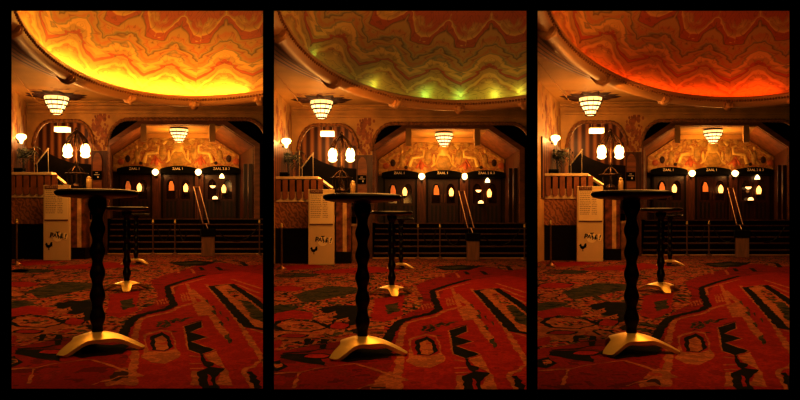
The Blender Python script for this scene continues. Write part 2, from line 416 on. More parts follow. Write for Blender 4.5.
# ------------------------------------------------------------------ shell
BACK = 19.5
def arch_path(u0, u1, vs, vt, y, n=14, flat=.55, vb=None):
    """flattened arch: from (u0, vs) up to row vt and down to (u1, vs)"""
    pts = []; w = (u1-u0)*(1-flat)/2
    for i in range(n+1):
        a = PI-(PI/2)*i/n; pts.append((u0+w+w*math.cos(a), vs-(vs-vt)*math.sin(a)))
    for i in range(n+1):
        a = PI/2-(PI/2)*i/n; pts.append((u1-w+w*math.cos(a), vs-(vs-vt)*math.sin(a)))
    return [(X(u, y), Z(v, y)) for u, v in pts]
def build_shell():
    # floor with the carpet's large figures woven in
    bm = B()
    def fpoly(pts, mi, h, jag=.012, seed=0):
        """carpet figure: outline given where it lies on the floor, edges stepped a little like wool"""
        rnd = random.Random(seed*31+mi)
        P3 = []
        q = [Vector((X(u, FY(v)), FY(v), 0)) for u, v in pts]
        for i in range(len(q)):
            a, b = q[i], q[(i+1) % len(q)]; n = max(1, min(40, int((b-a).length/.06)))
            for k in range(n):
                p = a.lerp(b, k/n)
                if k: p += Vector((rnd.uniform(-jag, jag), rnd.uniform(-jag, jag)*1.6, 0))
                P3.append(p)
        tr = tessellate_polygon([P3])
        vs = [bm.verts.new((p.x, p.y, h)) for p in P3]
        for t in tr:
            try: f = bm.faces.new([vs[i] for i in t])
            except ValueError: continue
            f.material_index = mi
            f.normal_update()
            if f.normal.z < 0: f.normal_flip()
    def fline(pts, wpx, mi, h, seed=0, jag=.012):
        q = [Vector((X(u, FY(v)), FY(v), 0)) for u, v in pts]; n = len(q); L_, R_ = [], []
        for i in range(n):
            t = (q[min(i+1, n-1)]-q[max(i-1, 0)]).normalized(); s = Vector((-t.y, t.x, 0))*(wpx/2)
            L_.append(q[i]+s); R_.append(q[i]-s)
        out = L_+R_[::-1]
        fpoly([(136.75+p.x*F/p.y, HOR+F*EYE/p.y) for p in out], mi, h, jag, seed)
    vs = [bm.verts.new(p) for p in ((-9, 3.5, 0), (9, 3.5, 0), (9, 26, 0), (-9, 26, 0))]; bm.faces.new(vs).material_index = 0
    g = lambda pts: [(130+a/2.96, 250.7+b/2.96) for a, b in pts]     # right part of the carpet
    k = lambda pts: [(8+a/2.96, 250.7+b/2.96) for a, b in pts]       # left part
    # ---- left part: figured field
    fpoly([(-30, 253.6), (150, 253.6), (300, 253.6), (300, 262), (205, 263), (190, 268), (165, 275), (150, 281), (158, 293), (156, 303), (138, 312), (128, 320), (126, 332), (112, 336), (60, 338), (20, 346), (-20, 350), (-60, 300)], 4, .0006, .02, 1)
    fpoly(k([(-60, 205), (70, 196), (150, 206), (170, 225), (120, 246), (40, 262), (-60, 268)]), 1, .0012, .02, 2)
    fpoly(k([(60, 118), (160, 92), (250, 96), (250, 112), (160, 130), (90, 142)]), 3, .0012, .02, 3)
    fpoly(k([(-60, 158), (30, 148), (85, 150), (40, 172), (-60, 180)]), 3, .0012, .02, 4)
    fpoly(k([(135, 160), (190, 148), (262, 150), (262, 235), (236, 232), (200, 192), (160, 178)]), 2, .0012, .03, 5)
    fpoly(k([(-20, 178), (60, 163), (118, 172), (116, 192), (55, 186), (5, 206)]), 5, .0014, .02, 6)
    fline(k([(15, 196), (60, 190), (128, 198), (165, 214), (110, 228), (30, 224), (2, 210), (18, 196)]), .05, 2, .0018, 7)
    fpoly(k([(45, 204), (105, 203), (140, 212), (100, 220), (40, 216)]), 4, .0016, .02, 8)
    fpoly(k([(300, 130), (390, 118), (380, 180), (330, 200), (290, 190)]), 5, .0012, .02, 9)
    fpoly(k([(330, 150), (372, 140), (372, 168), (342, 176)]), 3, .0016, .02, 10)
    fline(k([(28, 292), (100, 288), (150, 278), (150, 250), (105, 248), (95, 268), (160, 262)]), .045, 2, .0018, 11)
    fpoly(k([(-60, 268), (20, 250), (30, 262), (10, 276), (-60, 292)]), 5, .0014, .02, 12)
    fpoly(k([(20, 296), (140, 292), (160, 330), (110, 322), (20, 306)]), 2, .0014, .02, 13)
    fpoly(k([(160, 300), (250, 275), (360, 280), (340, 305), (220, 318)]), 2, .0014, .02, 14)
    fpoly(k([(-10, 318), (20, 312), (45, 330), (12, 345), (-20, 340)]), 2, .0014, .02, 15)
    fpoly(k([(0, 322), (18, 319), (30, 330), (8, 337)]), 4, .002, .01, 16)
    for i, ln in enumerate(([(80, 348), (130, 336), (245, 322)], [(60, 395), (78, 350)], [(-10, 352), (80, 348)], [(245, 322), (320, 346), (400, 372)], [(250, 398), (330, 372), (400, 372)])):
        fline(k(ln), .022, 6, .0016, 20+i)
    fpoly(k([(300, 372), (345, 345), (375, 352), (372, 398), (290, 402)]), 1, .0012, .02, 26)
    for i_, (cx_, cy_, sx_, sy_, m_) in enumerate(((40, 100, 50, 14, 5), (70, 60, 60, 10, 3), (180, 50, 60, 9, 5), (120, 76, 46, 10, 1), (20, 130, 30, 10, 1), (196, 210, 30, 18, 5), (20, 60, 40, 9, 1), (250, 70, 40, 8, 1), (60, 240, 40, 10, 5), (130, 300, 40, 12, 5))):
        o_ = [(cx_+sx_*math.cos(a_*PI/4+.3)*(1+.25*(a_ % 2)), cy_+sy_*.62*math.sin(a_*PI/4+.3)) for a_ in range(8)]
        fpoly(k(o_), m_, .0022, .02, 200+i_); fline(k(o_+o_[:2]), .028, 2, .0026, 220+i_, .02)
    for i_ in range(9): fpoly(k([(150+i_*12, 176+i_*6-(i_ % 3)*9), (164+i_*12, 172+i_*6-(i_ % 3)*9), (166+i_*12, 184+i_*6-(i_ % 3)*9), (154+i_*12, 188+i_*6-(i_ % 3)*9)]), 1, .0020, .02, 240+i_)
    # far bands
    fpoly([(168, 262.5), (196, 260.5), (215, 262), (205, 265.5), (180, 266)], 2, .0016, .03, 27)
    fpoly([(174, 263.2), (196, 262), (206, 263), (186, 265)], 3, .002, .02, 28)
    fpoly([(60, 266), (110, 262), (140, 266), (90, 270)], 5, .0014, .03, 29)
    fpoly([(10, 262), (48, 260), (60, 263), (25, 266)], 5, .0014, .03, 30)
    fpoly([(205, 256), (262, 256), (300, 262), (240, 266)], 4, .0014, .03, 31)
    # ---- right part: red field, black contours
    fpoly(g([(0, 230), (50, 190), (110, 178), (140, 166), (128, 132), (150, 96), (225, 74), (330, 60), (420, 75), (420, 420), (-20, 420)]), 5, .0008, .01, 40)
    fline(g([(-30, 262), (-2, 214), (18, 196), (60, 184), (112, 172), (130, 160), (116, 132), (110, 106), (150, 92), (222, 72)]), .085, 2, .0024, 41)
    fline(g([(4, 400), (14, 330), (12, 270), (28, 205), (62, 194), (118, 182), (148, 166), (200, 152)]), .055, 6, .002, 42)
    fline(g([(128, 128), (124, 108), (160, 98), (222, 82)]), .04, 6, .002, 43)
    for i in range(6): fline(g([(150+i*8, 128-i*2), (158+i*8, 152-i*2)]), .018, 6, .0016, 50+i)
    h = lambda pts: [(155+a/4.449, 295.7+b/4.449) for a, b in pts]
    fpoly(h([(150, -22), (172, -30), (200, -2), (232, 22), (262, 64), (246, 84), (262, 78), (292, 112), (300, 132), (330, 168), (322, 200), (300, 176), (270, 148), (246, 104), (236, 88), (192, 92), (168, 42), (205, 26), (180, 6)]), 6, .0018, .010, 60)
    fpoly(h([(308, 178), (330, 168), (342, 208), (330, 215)]), 3, .0024, .012, 61)
    fpoly(h([(282, 118), (298, 112), (306, 138), (292, 132)]), 3, .0024, .012, 62)
    fpoly(h([(252, 68), (266, 64), (274, 86), (258, 82)]), 3, .0024, .012, 63)
    for i_ in range(4): fpoly(h([(222+i_*30, 20+i_*26), (236+i_*30, 18+i_*26), (240+i_*30, 38+i_*26)]), 3, .0024, .01, 160+i_)
    q = lambda pts: [(155+a/6.15, 250.7+b/6.15) for a, b in pts]
    for i_, ln in enumerate(([(196, 205), (246, 320)], [(500, 205), (640, 262)], [(520, 235), (655, 300)], [(540, 262), (660, 330)], [(470, 175), (658, 235)], [(60, 115), (62, 135)], [(100, 112), (104, 138)], [(140, 112), (146, 138)], [(225, 112), (240, 140)])): fline(q(ln), .05, 6, .0022, 170+i_)
    fline(q([(380, 100), (410, 122), (440, 118)]), .09, 2, .0024, 180); fline(q([(278, 102), (296, 120)]), .08, 2, .0024, 181)
    fline(q([(330, 80), (370, 65), (480, 62), (540, 72), (560, 95)]), .10, 2, .0024, 182)
    # long lozenge on the right
    loz = [(238, 104), (298, 97), (345, 128), (420, 186), (420, 240), (350, 226), (310, 176), (262, 122)]
    fpoly(g(loz), 6, .0018, .012, 64)
    fline(g([(420, 184), (345, 130), (298, 99), (240, 106), (262, 126), (312, 182), (352, 226), (420, 238)]), .10, 2, .0026, 65)
    fpoly(g([(282, 112), (310, 116), (345, 146), (322, 152), (300, 134)]), 4, .0024, .02, 66)
    fpoly(g([(330, 150), (352, 148), (420, 204), (420, 222), (362, 200)]), 3, .0024, .02, 67)
    fline(g([(225, 100), (290, 170), (330, 222), (352, 260), (391, 322), (420, 360)]), .05, 6, .0022, 68)
    fline(g([(330, 236), (356, 232), (420, 252)]), .04, 6, .0022, 69)
    fline(g([(400, 322), (338, 356), (352, 380), (370, 420)]), .035, 6, .0022, 70)
    fpoly(g([(344, 360), (360, 358), (392, 405), (370, 412)]), 2, .0024, .015, 71)
    # zigzag ladder
    zig = [(124, 136), (206, 112), (216, 142), (164, 164), (242, 186), (168, 206), (272, 242), (206, 264), (142, 242)]
    fpoly(h(zig), 6, .0020, .006, 72); fline(h(zig+zig[:2]), .030, 2, .0028, 73, .006)
    fpoly(h([(218, 262), (276, 246), (296, 290), (318, 330), (350, 402), (262, 396), (306, 326), (240, 292)]), 6, .0022, .010, 74)
    fpoly(h([(200, 262), (216, 262), (226, 292), (262, 300), (244, 318), (312, 326), (268, 378), (290, 420), (206, 420), (186, 342), (236, 322), (212, 300)]), 2, .0026, .012, 75)
    fpoly(h([(232, 350), (246, 356), (258, 400), (240, 402)]), 5, .0030, .008, 76)
    for i_, ln in enumerate(([(152, 268), (200, 274)], [(152, 304), (210, 302)], [(156, 326), (216, 324)])): fline(h(ln), .03, 6, .0022, 77+i_)
    fline(h([(182, 336), (176, 400)]), .05, 6, .0022, 82)
    # hexagon medallion
    fpoly(h([(-52, 176), (-30, 166), (26, 152), (74, 160), (92, 200), (96, 236), (112, 252), (106, 276), (44, 304), (-16, 298), (-62, 276), (-50, 250), (-44, 210)]), 6, .0018, .008, 83)
    fpoly(h([(-40, 180), (26, 158), (70, 166), (86, 204), (88, 236), (40, 250), (-30, 246), (-38, 214)]), 5, .0022, .006, 84)
    fpoly(h([(-22, 184), (30, 163), (64, 184), (78, 230), (44, 248), (-14, 244)]), 2, .0026, .008, 85)
    fpoly(h([(-2, 192), (32, 178), (54, 196), (60, 236), (40, 246), (4, 242)]), 1, .0030, .006, 86)
    fline(h([(10, 140), (22, 122), (52, 118), (66, 132), (46, 142), (36, 132)]), .035, 3, .0024, 87); fline(h([(78, 122), (92, 106), (112, 116), (138, 100), (170, 98)]), .035, 3, .0024, 88); fline(h([(74, 158), (96, 162)]), .03, 3, .0024, 89)
    for i, ln in enumerate(([(82, 214), (104, 206), (112, 216), (92, 226)], [(120, 210), (140, 200), (150, 206)], [(158, 204), (176, 198)], [(84, 232), (110, 226)])):
        fline(g(ln), .03, 3, .0022, 90+i)
    for i in range(5): fline(g([(78+i*9, 148-i*2), (84+i*9, 162-i*2)]), .018, 6, .0022, 95+i)
    bmesh.ops.split_edges(bm, edges=[])
    fl = struct('floor', bm, CARPET, 'patterned red and ochre carpet with black contour figures', cat='floor', recalc=False)

    # flat ceiling with the oval hole
    bm = B(); n = 120
    hole = [ell(2*PI*i/n, 1.0, ZC)[:2] for i in range(n)]
    hole = [(x, max(y, 3.21)) for x, y in hole]
    outer = [(-9, 1.5), (12, 1.5), (12, BACK), (-9, BACK)]
    tr = tessellate_polygon([[Vector((*p, 0)) for p in outer], [Vector((*p, 0)) for p in hole]])
    vs = [bm.verts.new((p[0], p[1], ZC)) for p in outer+hole]
    for t in tr: bm.faces.new([vs[i] for i in t])
    c1 = struct('ceiling', bm, M['ceil'], 'flat golden plaster ceiling round the dome', cat='ceiling')
    bm = B(); rnd = random.Random(3)
    cy = 18.2; cx = X(56.5, cy)
    for i in range(60):
        a = rnd.uniform(0, 2*PI); d = rnd.uniform(.45, 1.05)
        x, y = cx+d*math.cos(a)*.75, cy+d*math.sin(a)*1.0
        if y > 19.3: continue
        r = rnd.uniform(.02, .06)
        vs = [bm.verts.new((x+r*math.cos(j*PI/3)*1.6, y+r*math.sin(j*PI/3), ZC-.004-rnd.random()*.003)) for j in range(6)]; bm.faces.new(vs)
    child(c1, 'painted_ornament', bm, M['paintred'], clip=True)
    bm = B()
    tube(bm, [(-2.70, 10, ZC-.02), (-2.70, 19.0, ZC-.02), (4, 19.0, ZC-.02)], .035, 8)
    struct('trim_2', bm, M['cream'], 'thin plaster moulding line on the flat ceiling', smooth=True, cat='moulding')

    # left side wall
    bm = B(); prism(bm, [(-3.16, 0), (-3.06, 0), (-3.06, ZC), (-3.16, ZC)], 16.0, BACK)
    wl = struct('wall_left', bm, M['cream'], 'gilded plaster side wall above the balcony', cat='wall')
    bm = B()
    for i in range(70):
        y = rnd.uniform(16.6, 19.2); z = rnd.uniform(2.9, 4.0); r = rnd.uniform(.02, .09)
        if rnd.random() < .35: y = 17.2+rnd.uniform(-.08, .08) if rnd.random() < .5 else 18.8+rnd.uniform(-.08, .08)
        vs = [bm.verts.new((-3.054+rnd.random()*.003, y+r*1.1*math.cos(j*PI/3), z+r*1.6*math.sin(j*PI/3))) for j in range(6)]; bm.faces.new(vs)
    child(wl, 'painted_ornament', bm, M['paintred'], clip=True)
    bm = B(); prism(bm, [(-3.06, 1.5), (-3.02, 1.5), (-3.02, 2.95), (-3.06, 2.95)], 16.5, BACK)
    child(wl, 'wood_panel', bm, stripes_y, clip=True)

    # header wall with the two arches
    y = BACK
    aL = arch_path(33.5, 93, 147, 121, y, flat=.42); aR = arch_path(107, 268, 147, 119.5, y, flat=.74)
    holeL = [(X(33.5, y), 0.02)]+aL+[(X(93, y), .02)]; holeR = [(X(107, y), .02)]+aR+[(X(268, y), .02)]
    bm = B(); prism(bm, [(-6, 0), (7, 0), (7, ZC), (-6, ZC)], y, y+.3, [holeL, holeR])
    wb = struct('wall_back', bm, M['cream'], 'golden plaster wall with two broad arches', cat='wall')
    bm = B()
    for i in range(80):
        u = 99+rnd.gauss(0, 5.0); v = rnd.uniform(115, 150)
        if abs(u-99) > 14-abs(v-120)*.22: continue
        r = rnd.uniform(.02, .06)
        vs = [bm.verts.new((X(u, y)+r*math.cos(j*PI/3), y-.004-rnd.random()*.004, Z(v, y)+r*1.5*math.sin(j*PI/3))) for j in range(6)]; bm.faces.new(vs)
    child(wb, 'painted_ornament', bm, M['paintred'], clip=True)
    bm = B(); prism(bm, [(-3.4, 1.5), (X(34, y), 1.5), (X(34, y), Z(148, y)), (-3.4, Z(148, y))], y-.03, y); child(wb, 'striped_panel', bm, M['panel'], clip=True)
    # pillar between the arches: dark panelled below
    bm = B(); prism(bm, [(X(91.5, y), 0), (X(107.5, y), 0), (X(107.5, y), Z(151, y)), (X(91.5, y), Z(151, y))], y-.05, y)
    child(wb, 'wood_panel', bm, M['wood'], clip=True)
    bm = B(); pts = arch_path(93, 102, 162, 153, y, flat=0.); prism(bm, [(X(93, y), 1.2)]+pts+[(X(102, y), 1.2)], y-.09, y-.05)
    child(wb, 'arched_panel', bm, M['woodlit'], clip=True)
    for nm, path, lab in (('trim_3', aL, 'carved rope moulding round the balcony arch'), ('trim_4', aR, 'carved rope moulding round the wide stair arch')):
        bm = B()
        pts = []                                                    # resample evenly so the beads repeat
        for a, b in zip(path, path[1:]):
            m_ = max(1, int(math.dist(a, b)/.05))
            pts += [(a[0]+(b[0]-a[0])*i/m_, y-.03, a[1]+(b[1]-a[1])*i/m_) for i in range(m_)]
        tube(bm, pts, [.042+.016*(i % 2) for i in range(len(pts))], 8)
        struct(nm, bm, M['rope'], lab, smooth=True, cat='moulding')
    bm = B(); prism(bm, [(-6, ZC-.28), (7, ZC-.28), (7, ZC-.2), (-6, ZC-.2)], y-.07, y); prism(bm, [(-6, ZC-.07), (7, ZC-.07), (7, ZC), (-6, ZC)], y-.14, y)
    struct('trim_5', bm, M['cream'], 'plaster cornice along the top of the arched wall', cat='cornice')

    # balcony parapet below the balustrade, its floor and back wall
    y = 16.9
    bm = B(); prism(bm, [(-4, 0), (X(69.0, y), 0), (X(69.0, y), Z(224, y)), (-4, Z(224, y))], y+.04, y+.3)
    struct('wall_balcony', bm, M['blackgloss'], 'black plinth wall under the balcony', cat='wall')
    bm = B(); prism(bm, [(-4, Z(224, y)), (X(69.0, y), Z(224, y)), (X(69.0, y), Z(197, y)), (-4, Z(197, y))], y, y+.3)
    struct('wall_parapet', bm, M['woven'], 'figured veneer band of the balcony front', cat='wall')
    bm = B(); box(bm, -4, X(74, y), y+.3, 22.0, 1.40, 1.50)
    struct('floor', bm, M['dark'], 'dark balcony floor behind the balustrade', cat='floor')
    bm = B(); prism(bm, [(-6, 1.2), (X(105, 21.8), 1.2), (X(105, 21.8), 4.3), (-6, 4.3)], 21.8, 21.95)
    struct('wall_inner', bm, M['panel'], 'striped wood panelling at the back of the balcony', cat='wall')
    bm = B(); box(bm, -6, X(104, 20), 19.8, 21.9, 4.0, 4.1)
    struct('ceiling', bm, M['ceil'], 'low ceiling over the balcony recess', cat='ceiling')
    bm = B(); yy = 20.8
    prism(bm, [(X(u, yy), Z(v, yy)) for u, v in ((30, 176), (36, 163), (46, 152), (58, 158), (72, 163), (100, 165), (100, 200), (30, 200))], yy, yy+.12)
    struct('wall_stair', bm, M['dark'], 'dark sloping parapet of the upper stairs', cat='wall')

    # recess over the doors: sides, slanted soffits, lit ceiling
    x0, x1, xa, xb, zs, zt = -.85, 3.68, .15, 2.70, 3.29, 3.95
    bm = B()
    prism(bm, [(x0-.06, 1.012), (x0, 1.012), (x0, zs), (x0-.06, zs)], 22, 25.1); prism(bm, [(x1, 1.012), (x1+.06, 1.012), (x1+.06, zs), (x1, zs)], 22, 25.1)
    struct('wall_recess', bm, M['wood'], 'wood panelled side walls of the door recess', cat='wall')
    bm = B()
    prism(bm, [(x0, zs), (xa, zt), (xa-.03, zt+.05), (x0-.06, zs)], 22, 25.1); prism(bm, [(x1, zs), (xb, zt), (xb+.03, zt+.05), (x1+.06, zs)], 22, 25.1)
    struct('ceiling', bm, M['woodlit'], 'slanted brown wood soffits of the door recess', cat='ceiling')
    bm = B(); prism(bm, [(xa, zt), (xb, zt), (xb, zt+.05), (xa, zt+.05)], 22, 25.1)
    prism(bm, [(xa, zt-.14), (xb, zt-.14), (xb, zt), (xa, zt)], 24.2, 24.32)
    struct('ceiling', bm, M['cream'], 'lit golden ceiling of the door recess', cat='ceiling')
    oct_ = [(x0, 1.012), (x0, zs), (xa, zt), (xb, zt), (x1, zs), (x1, 1.012)]
    big = [(x0-.17, 1.012), (x0-.17, zs+.06), (xa-.06, zt+.15), (xb+.06, zt+.15), (x1+.17, zs+.06), (x1+.17, 1.012)]
    bm = B(); prism(bm, big+oct_[::-1], 21.9, 22.02)
    struct('trim_6', bm, M['woodlit'], 'brown wooden frame round the door recess', cat='frame')
    bm = B(); prism(bm, [(-2, 1.012), (x0, 1.012)]+oct_[1:5]+[(x1, 1.012), (6, 1.012), (6, 5.2), (-2, 5.2)], 22.05, 22.15)  # black in place of the unlit space outside the frame
    struct('wall_upper', bm, M['step'], 'wall painted black for the dark space round the door recess', cat='wall')
    bm = B(); box(bm, -1.2, 5, 19.82, 22.1, 4.6, 4.7)
    struct('ceiling', bm, M['dark'], 'dark ceiling above the stairs', cat='ceiling')
    for u, sg in ((143.5, 1), (212, -1)):
        bm = B(); xx = X(u, 22); w = .085
        for i, (dz0, dz1, dy) in enumerate(((0, .12, .30), (.12, .30, .22), (.30, .40, .18), (.40, .47, .14), (.47, .54, .11))):
            box(bm, xx-w-.008*(i % 2), xx+w+.008*(i % 2), 21.86, 21.86+dy+.1, zt+.02-dz1, zt+.02-dz0)
        struct('trim_7' if sg > 0 else 'trim_8', bm, M['cream'], ('left' if sg > 0 else 'right')+' stepped wooden corbel of the door recess', cat='corbel')
    # panelled piers right of the recess
    bm = B()
    for u in (243.5, 248.5, 254):
        prism(bm, [(X(u, 22.4), 1.02), (X(u+3.4, 22.4), 1.02), (X(u+3.4, 22.4), 2.75), (X(u, 22.4), 2.75)], 22.3, 22.4)
    struct('trim_9', bm, M['wooddeep'], 'upright wood mouldings right of the doors', cat='moulding')

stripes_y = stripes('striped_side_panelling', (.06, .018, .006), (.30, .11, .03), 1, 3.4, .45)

# ------------------------------------------------------------------ furniture
def cocktail_table(u, y, top_z, legs, which, r=.275, label=None):
    x = X(u, y)
    t = Thing('cocktail_table', label, 'table', (x, y, 0), 'black cocktail tables with brass feet', turn=.6)
    bm = B(); z = top_z
    lathe(bm, [(0, z-.060), (.11, z-.060), (r-.05, z-.050), (r-.015, z-.042), (r, z-.028), (r+.002, z-.016), (r-.01, z-.004), (r-.03, z), (0, z)], (x, y, 0), 48)
    t.part('tabletop', bm, M['blackgloss'], True)
    bm = B(); prof = [(.030, .105), (.036, .12)]
    n = 96; z0 = .13; z1 = top_z-.062
    for i in range(n+1):
        f = i/n; zz = z0+(z1-z0)*f
        w = .043+.0085*math.cos(2*PI*(zz-.23)/.155)
        if f > .90: w += (f-.90)*.20
        if f < .06: w = .036+(w-.036)*f/.06
        prof.append((w, zz))
    lathe(bm, prof, (x, y, 0), 20)
    t.part('post', bm, M['blackgloss'], True)
    # three-legged arched foot: a star-shaped shell, high at the post and down to the floor at the tips
    bm = B(); NA, NR = 120, 14; R0 = .318; top, bot = [], []
    for i in range(NA):
        a = 2*PI*i/NA
        best = 0
        for lg in legs:
            d = abs((a-lg+PI) % (2*PI)-PI)
            if d < PI/2:
                Rr = 1/((math.cos(d)/R0)**6+(math.sin(d)/.055)**6)**(1/6)
                best = max(best, Rr)
        best = (best**4+.155**4)**.25 if best < .25 else best
        rt, rb = [], []
        for j in range(1, NR+1):
            q = best*j/NR; h = .118*(1-(q/R0)**1.55)+.004
            rt.append(bm.verts.new((x+q*math.cos(a), y+q*math.sin(a), h+.012))); rb.append(bm.verts.new((x+q*math.cos(a)*.985, y+q*math.sin(a)*.985, max(.004, h-.014))))
        top.append(rt); bot.append(rb)
    ct = bm.verts.new((x, y, .136)); cb = bm.verts.new((x, y, .10))
    for i in range(NA):
        k = (i+1) % NA
        bm.faces.new((ct, top[i][0], top[k][0])); bm.faces.new((cb, bot[k][0], bot[i][0]))
        for j in range(NR-1):
            bm.faces.new((top[i][j], top[i][j+1], top[k][j+1], top[k][j])); bm.faces.new((bot[i][j], bot[k][j], bot[k][j+1], bot[i][j+1]))
        bm.faces.new((top[i][-1], bot[i][-1], bot[k][-1], top[k][-1]))
    t.part('base', bm, M['brass'], True, label='arched three-legged brass base')
    bm = B(); lathe(bm, [(.030, .115), (.030, .165), (.024, .165)], (x, y, 0), 20)
    t.part('collar', bm, M['goldtube'], True)

def stanchion(u, y, label):
    x = X(u, y)
    t = Thing('stanchion', label, 'barrier post', (x, y, 0), 'rope barrier posts')
    bm = B(); lathe(bm, [(.10, 0), (.10, .012), (.08, .03), (.05, .045), (.025, .07), (.022, .08)], (x, y, 0), 24); t.part('base', bm, M['goldtube'], True)
    bm = B(); lathe(bm, [(.019, .075), (.019, .88)], (x, y, 0), 14); t.part('pole', bm, M['goldtube'], True)
    bm = B(); lathe(bm, [(.020, .86), (.034, .88), (.034, .90), (.024, .915), (.030, .935), (.020, .96), (0, .965)], (x, y, 0), 16); t.part('finial', bm, M['brass'], True)
    return x, y
def rope(p, q, sag, label):
    p, q = Vector(p), Vector(q); n = 18
    pts = [p.lerp(q, i/n)-Vector((0, 0, sag*4*(i/n)*(1-i/n))) for i in range(n+1)]
    bm = B(); tube(bm, pts, .016, 8)
    single('barrier_rope', label, 'rope', bm, M['dark'], pts[0].y, 'barrier ropes', True, pos=tuple(p))

def build_things():
    hue = '{}'
    cocktail_table(97.5, 4.93, 1.125, [math.radians(a) for a in (-125, -6, 114)], 0, label='tall black cocktail table nearest the viewer, golden foot, {}')
    cocktail_table(126.8, 9.2, 1.10, [math.radians(a) for a in (-82, 38, 158)], 1, label='middle black cocktail table behind the nearest one, {}')
    cocktail_table(136.0, 14.9, 1.08, [math.radians(a) for a in (-35, 85, 205)], 2, label='farthest of three black cocktail tables, {}')

    # rope barrier
    stanchion(16.6, 14.7, 'slim barrier post beside the balcony front, {}')
    a = stanchion(153, 19.2, 'barrier post left of its pair before the stairs, {}')
    b = stanchion(175, 19.2, 'barrier post right of its pair before the stairs, {}')
    c = stanchion(259.5, 18.9, 'barrier post at the far right by the stairs, {}')
    rope((a[0]+.11, a[1], .80), (b[0]-.11, b[1], .80), .42, 'dark rope hanging between the paired barrier posts, {}')
    rope((b[0]+.11, b[1], .80), (X(195, 18.6), 18.6, .62), .30, 'dark rope from barrier post to newel block, {}')
    rope((X(219, 18.6), 18.6, .62), (c[0]-.11, c[1], .80), .32, 'dark rope from newel block to far right post, {}')

    # information totem
    y = 16.4; xl, xr = X(43.2, y), X(69.3, y); zt = Z(185, y)
    t = Thing('information_totem', 'tall beige free-standing sign before the balcony front, {}', 'sign', ((xl+xr)/2, y, 0))
    bm = B(); box(bm, xl, xr, y, y+.09, 0.0, zt); t.part('body', bm, M['totem'], bevel=.008)
    zs0, zs1 = Z(219.5, y), Z(188.5, y)
    bm = B(); box(bm, xl+.035, xr-.03, y-.008, y, zs0, zs1); sh = t.part('text_sheet', bm, M['sheet'], label='printed cream sheet')
    bm = B(); box(bm, xl+.035, xr-.03, y-.012, y, zs0-.03, zs0); t.part('ledge', bm, M['header'], label='dark dividing strip')
    bm = B(); box(bm, xl+.045, xl+.045+.30, y-.012, y-.002, Z(189.3, y), Z(185.2, y)); hd = t.part('header_strip', bm, M['header'], label='brown header strip')
    t.part('lettering', text_bm('TICKETS', .075, xl+.195, y-.016, Z(187.2, y)), M['inkpale'], under=hd, label='pale capital letters')
    bm = B(); rnd = random.Random(5)
    for i in range(13):
        zz = zs1-.06-i*.043; bm = B()
        for x_, xe in ((xl+.06, xl+.28), (xl+.34, xl+.45)):
            while x_ < xe: w = rnd.uniform(.015, .05); box(bm, x_, x_+w, y-.010, y-.008, zz, zz+.012); x_ += w+.012
        t.part('lettering', bm, M['inkbrown'], under=sh)
    # emblem: letters on a pale disc and a cockerel
    cx, cz = X(57.6, y), Z(236.7, y)
    bm = B(); prism(bm, ellipse(cx, cz, .118, .118, 32), y-.006, y); ds = t.part('logo_disc', bm, M['disc'], label='pale round emblem')
    bm = B(); prism(bm, ellipse(cx+.185, cz+.01, .05, .085, 24), y-.005, y); t.part('logo_spot', bm, M['disc'], under=ds)
    for ch, dx, dz, rot, s in (('P', -.135, .035, .18, .155), ('A', -.058, .028, .10, .13), ('T', .008, .058, -.05, .155), ('H', .052, -.008, .05, .115), ('É', .108, .012, -.08, .125), ('!', .192, .005, .25, .17)):
        t.part('lettering', text_bm(ch, s, cx+dx, y-.010, cz+dz, rot, .003), M['ink'], under=ds)
    s = .0165; rx, rz = X(48.4, y), Z(245.6, y)
    cock = [(-4.8, 1.6), (-3.6, 2.9), (-3.2, 4.4), (-2.6, 3.2), (-1.9, 4.6), (-1.5, 3.0), (-.9, 1.0), (1.2, .8), (2.6, 2.2), (3.0, 4.2), (4.6, 5.0), (6.0, 4.4), (5.2, 3.2), (5.8, 1.8), (5.2, .6), (5.6, -1.0), (3.8, -1.0), (2.0, -2.8), (.9, -3.3), (1.0, -5.4), (1.9, -6.0), (-.6, -6.0), (.3, -5.3), (.2, -3.4), (-1.6, -2.6), (-3.2, -.8), (-3.4, .9)]
    bm = B(); prism(bm, [(rx+a_*s, rz+b_*s) for a_, b_ in cock], y-.006, y); t.part('cockerel_emblem', bm, M['ink'], label='small black cockerel silhouette')

    # balustrade
    y = 16.9; xl, xr = -3.7, X(53.5, y)
    t = Thing('balustrade', 'cream railed balustrade with brown flat balusters on the balcony, {}', 'balustrade', (-2.4, y, 1.45))
    zr = Z(173.6, y); zb0, zb1 = Z(197.5, y), Z(187.5, y)
    if H['hue']: xl = X(8.5, y)
    bm = B(); box(bm, xl, xr, y-.10, y+.16, zr-.035, zr+.03); t.part('handrail', bm, M['white'], label='cream handrail', bevel=.006)
    bm = B(); tube(bm, [(xr-.02, y+.02, zr), (X(67.5, y-.1), y-.1, Z(184.5, y))], .045, 4); t.part('sloping_handrail', bm, M['white'], label='cream handrail sloping down to the right')
    bm = B(); box(bm, xl, xr+.3, y-.03, y+.1, zb0, zb1); t.part('base_rail', bm, M['white'], label='cream scalloped lower band')
    bm = B(); box(bm, xl, xr+.1, y+.12, y+.15, zb0, zr-.03); t.part('gap_backing', bm, M['dark'])  # dark sheet put in for the shade between the balusters
    for i in range(8):
        u = 6.5+i*7.05; xx = X(u, y); w = .062
        if u-2.5 < 8.5: continue
        bot = Z(194.5, y)
        pts = [(xx-w, zr-.03), (xx-w, bot+.05)]+[(xx-w*math.cos(PI*k/8), bot+.05-.065*math.sin(PI*k/8)) for k in range(1, 8)]+[(xx+w, bot+.05), (xx+w, zr-.03)]
        bm = B(); prism(bm, pts, y-.075, y-.03); t.part('baluster', bm, M['baluster'])
    # dark box and papers on the rail
    xx = X(19.5, y)
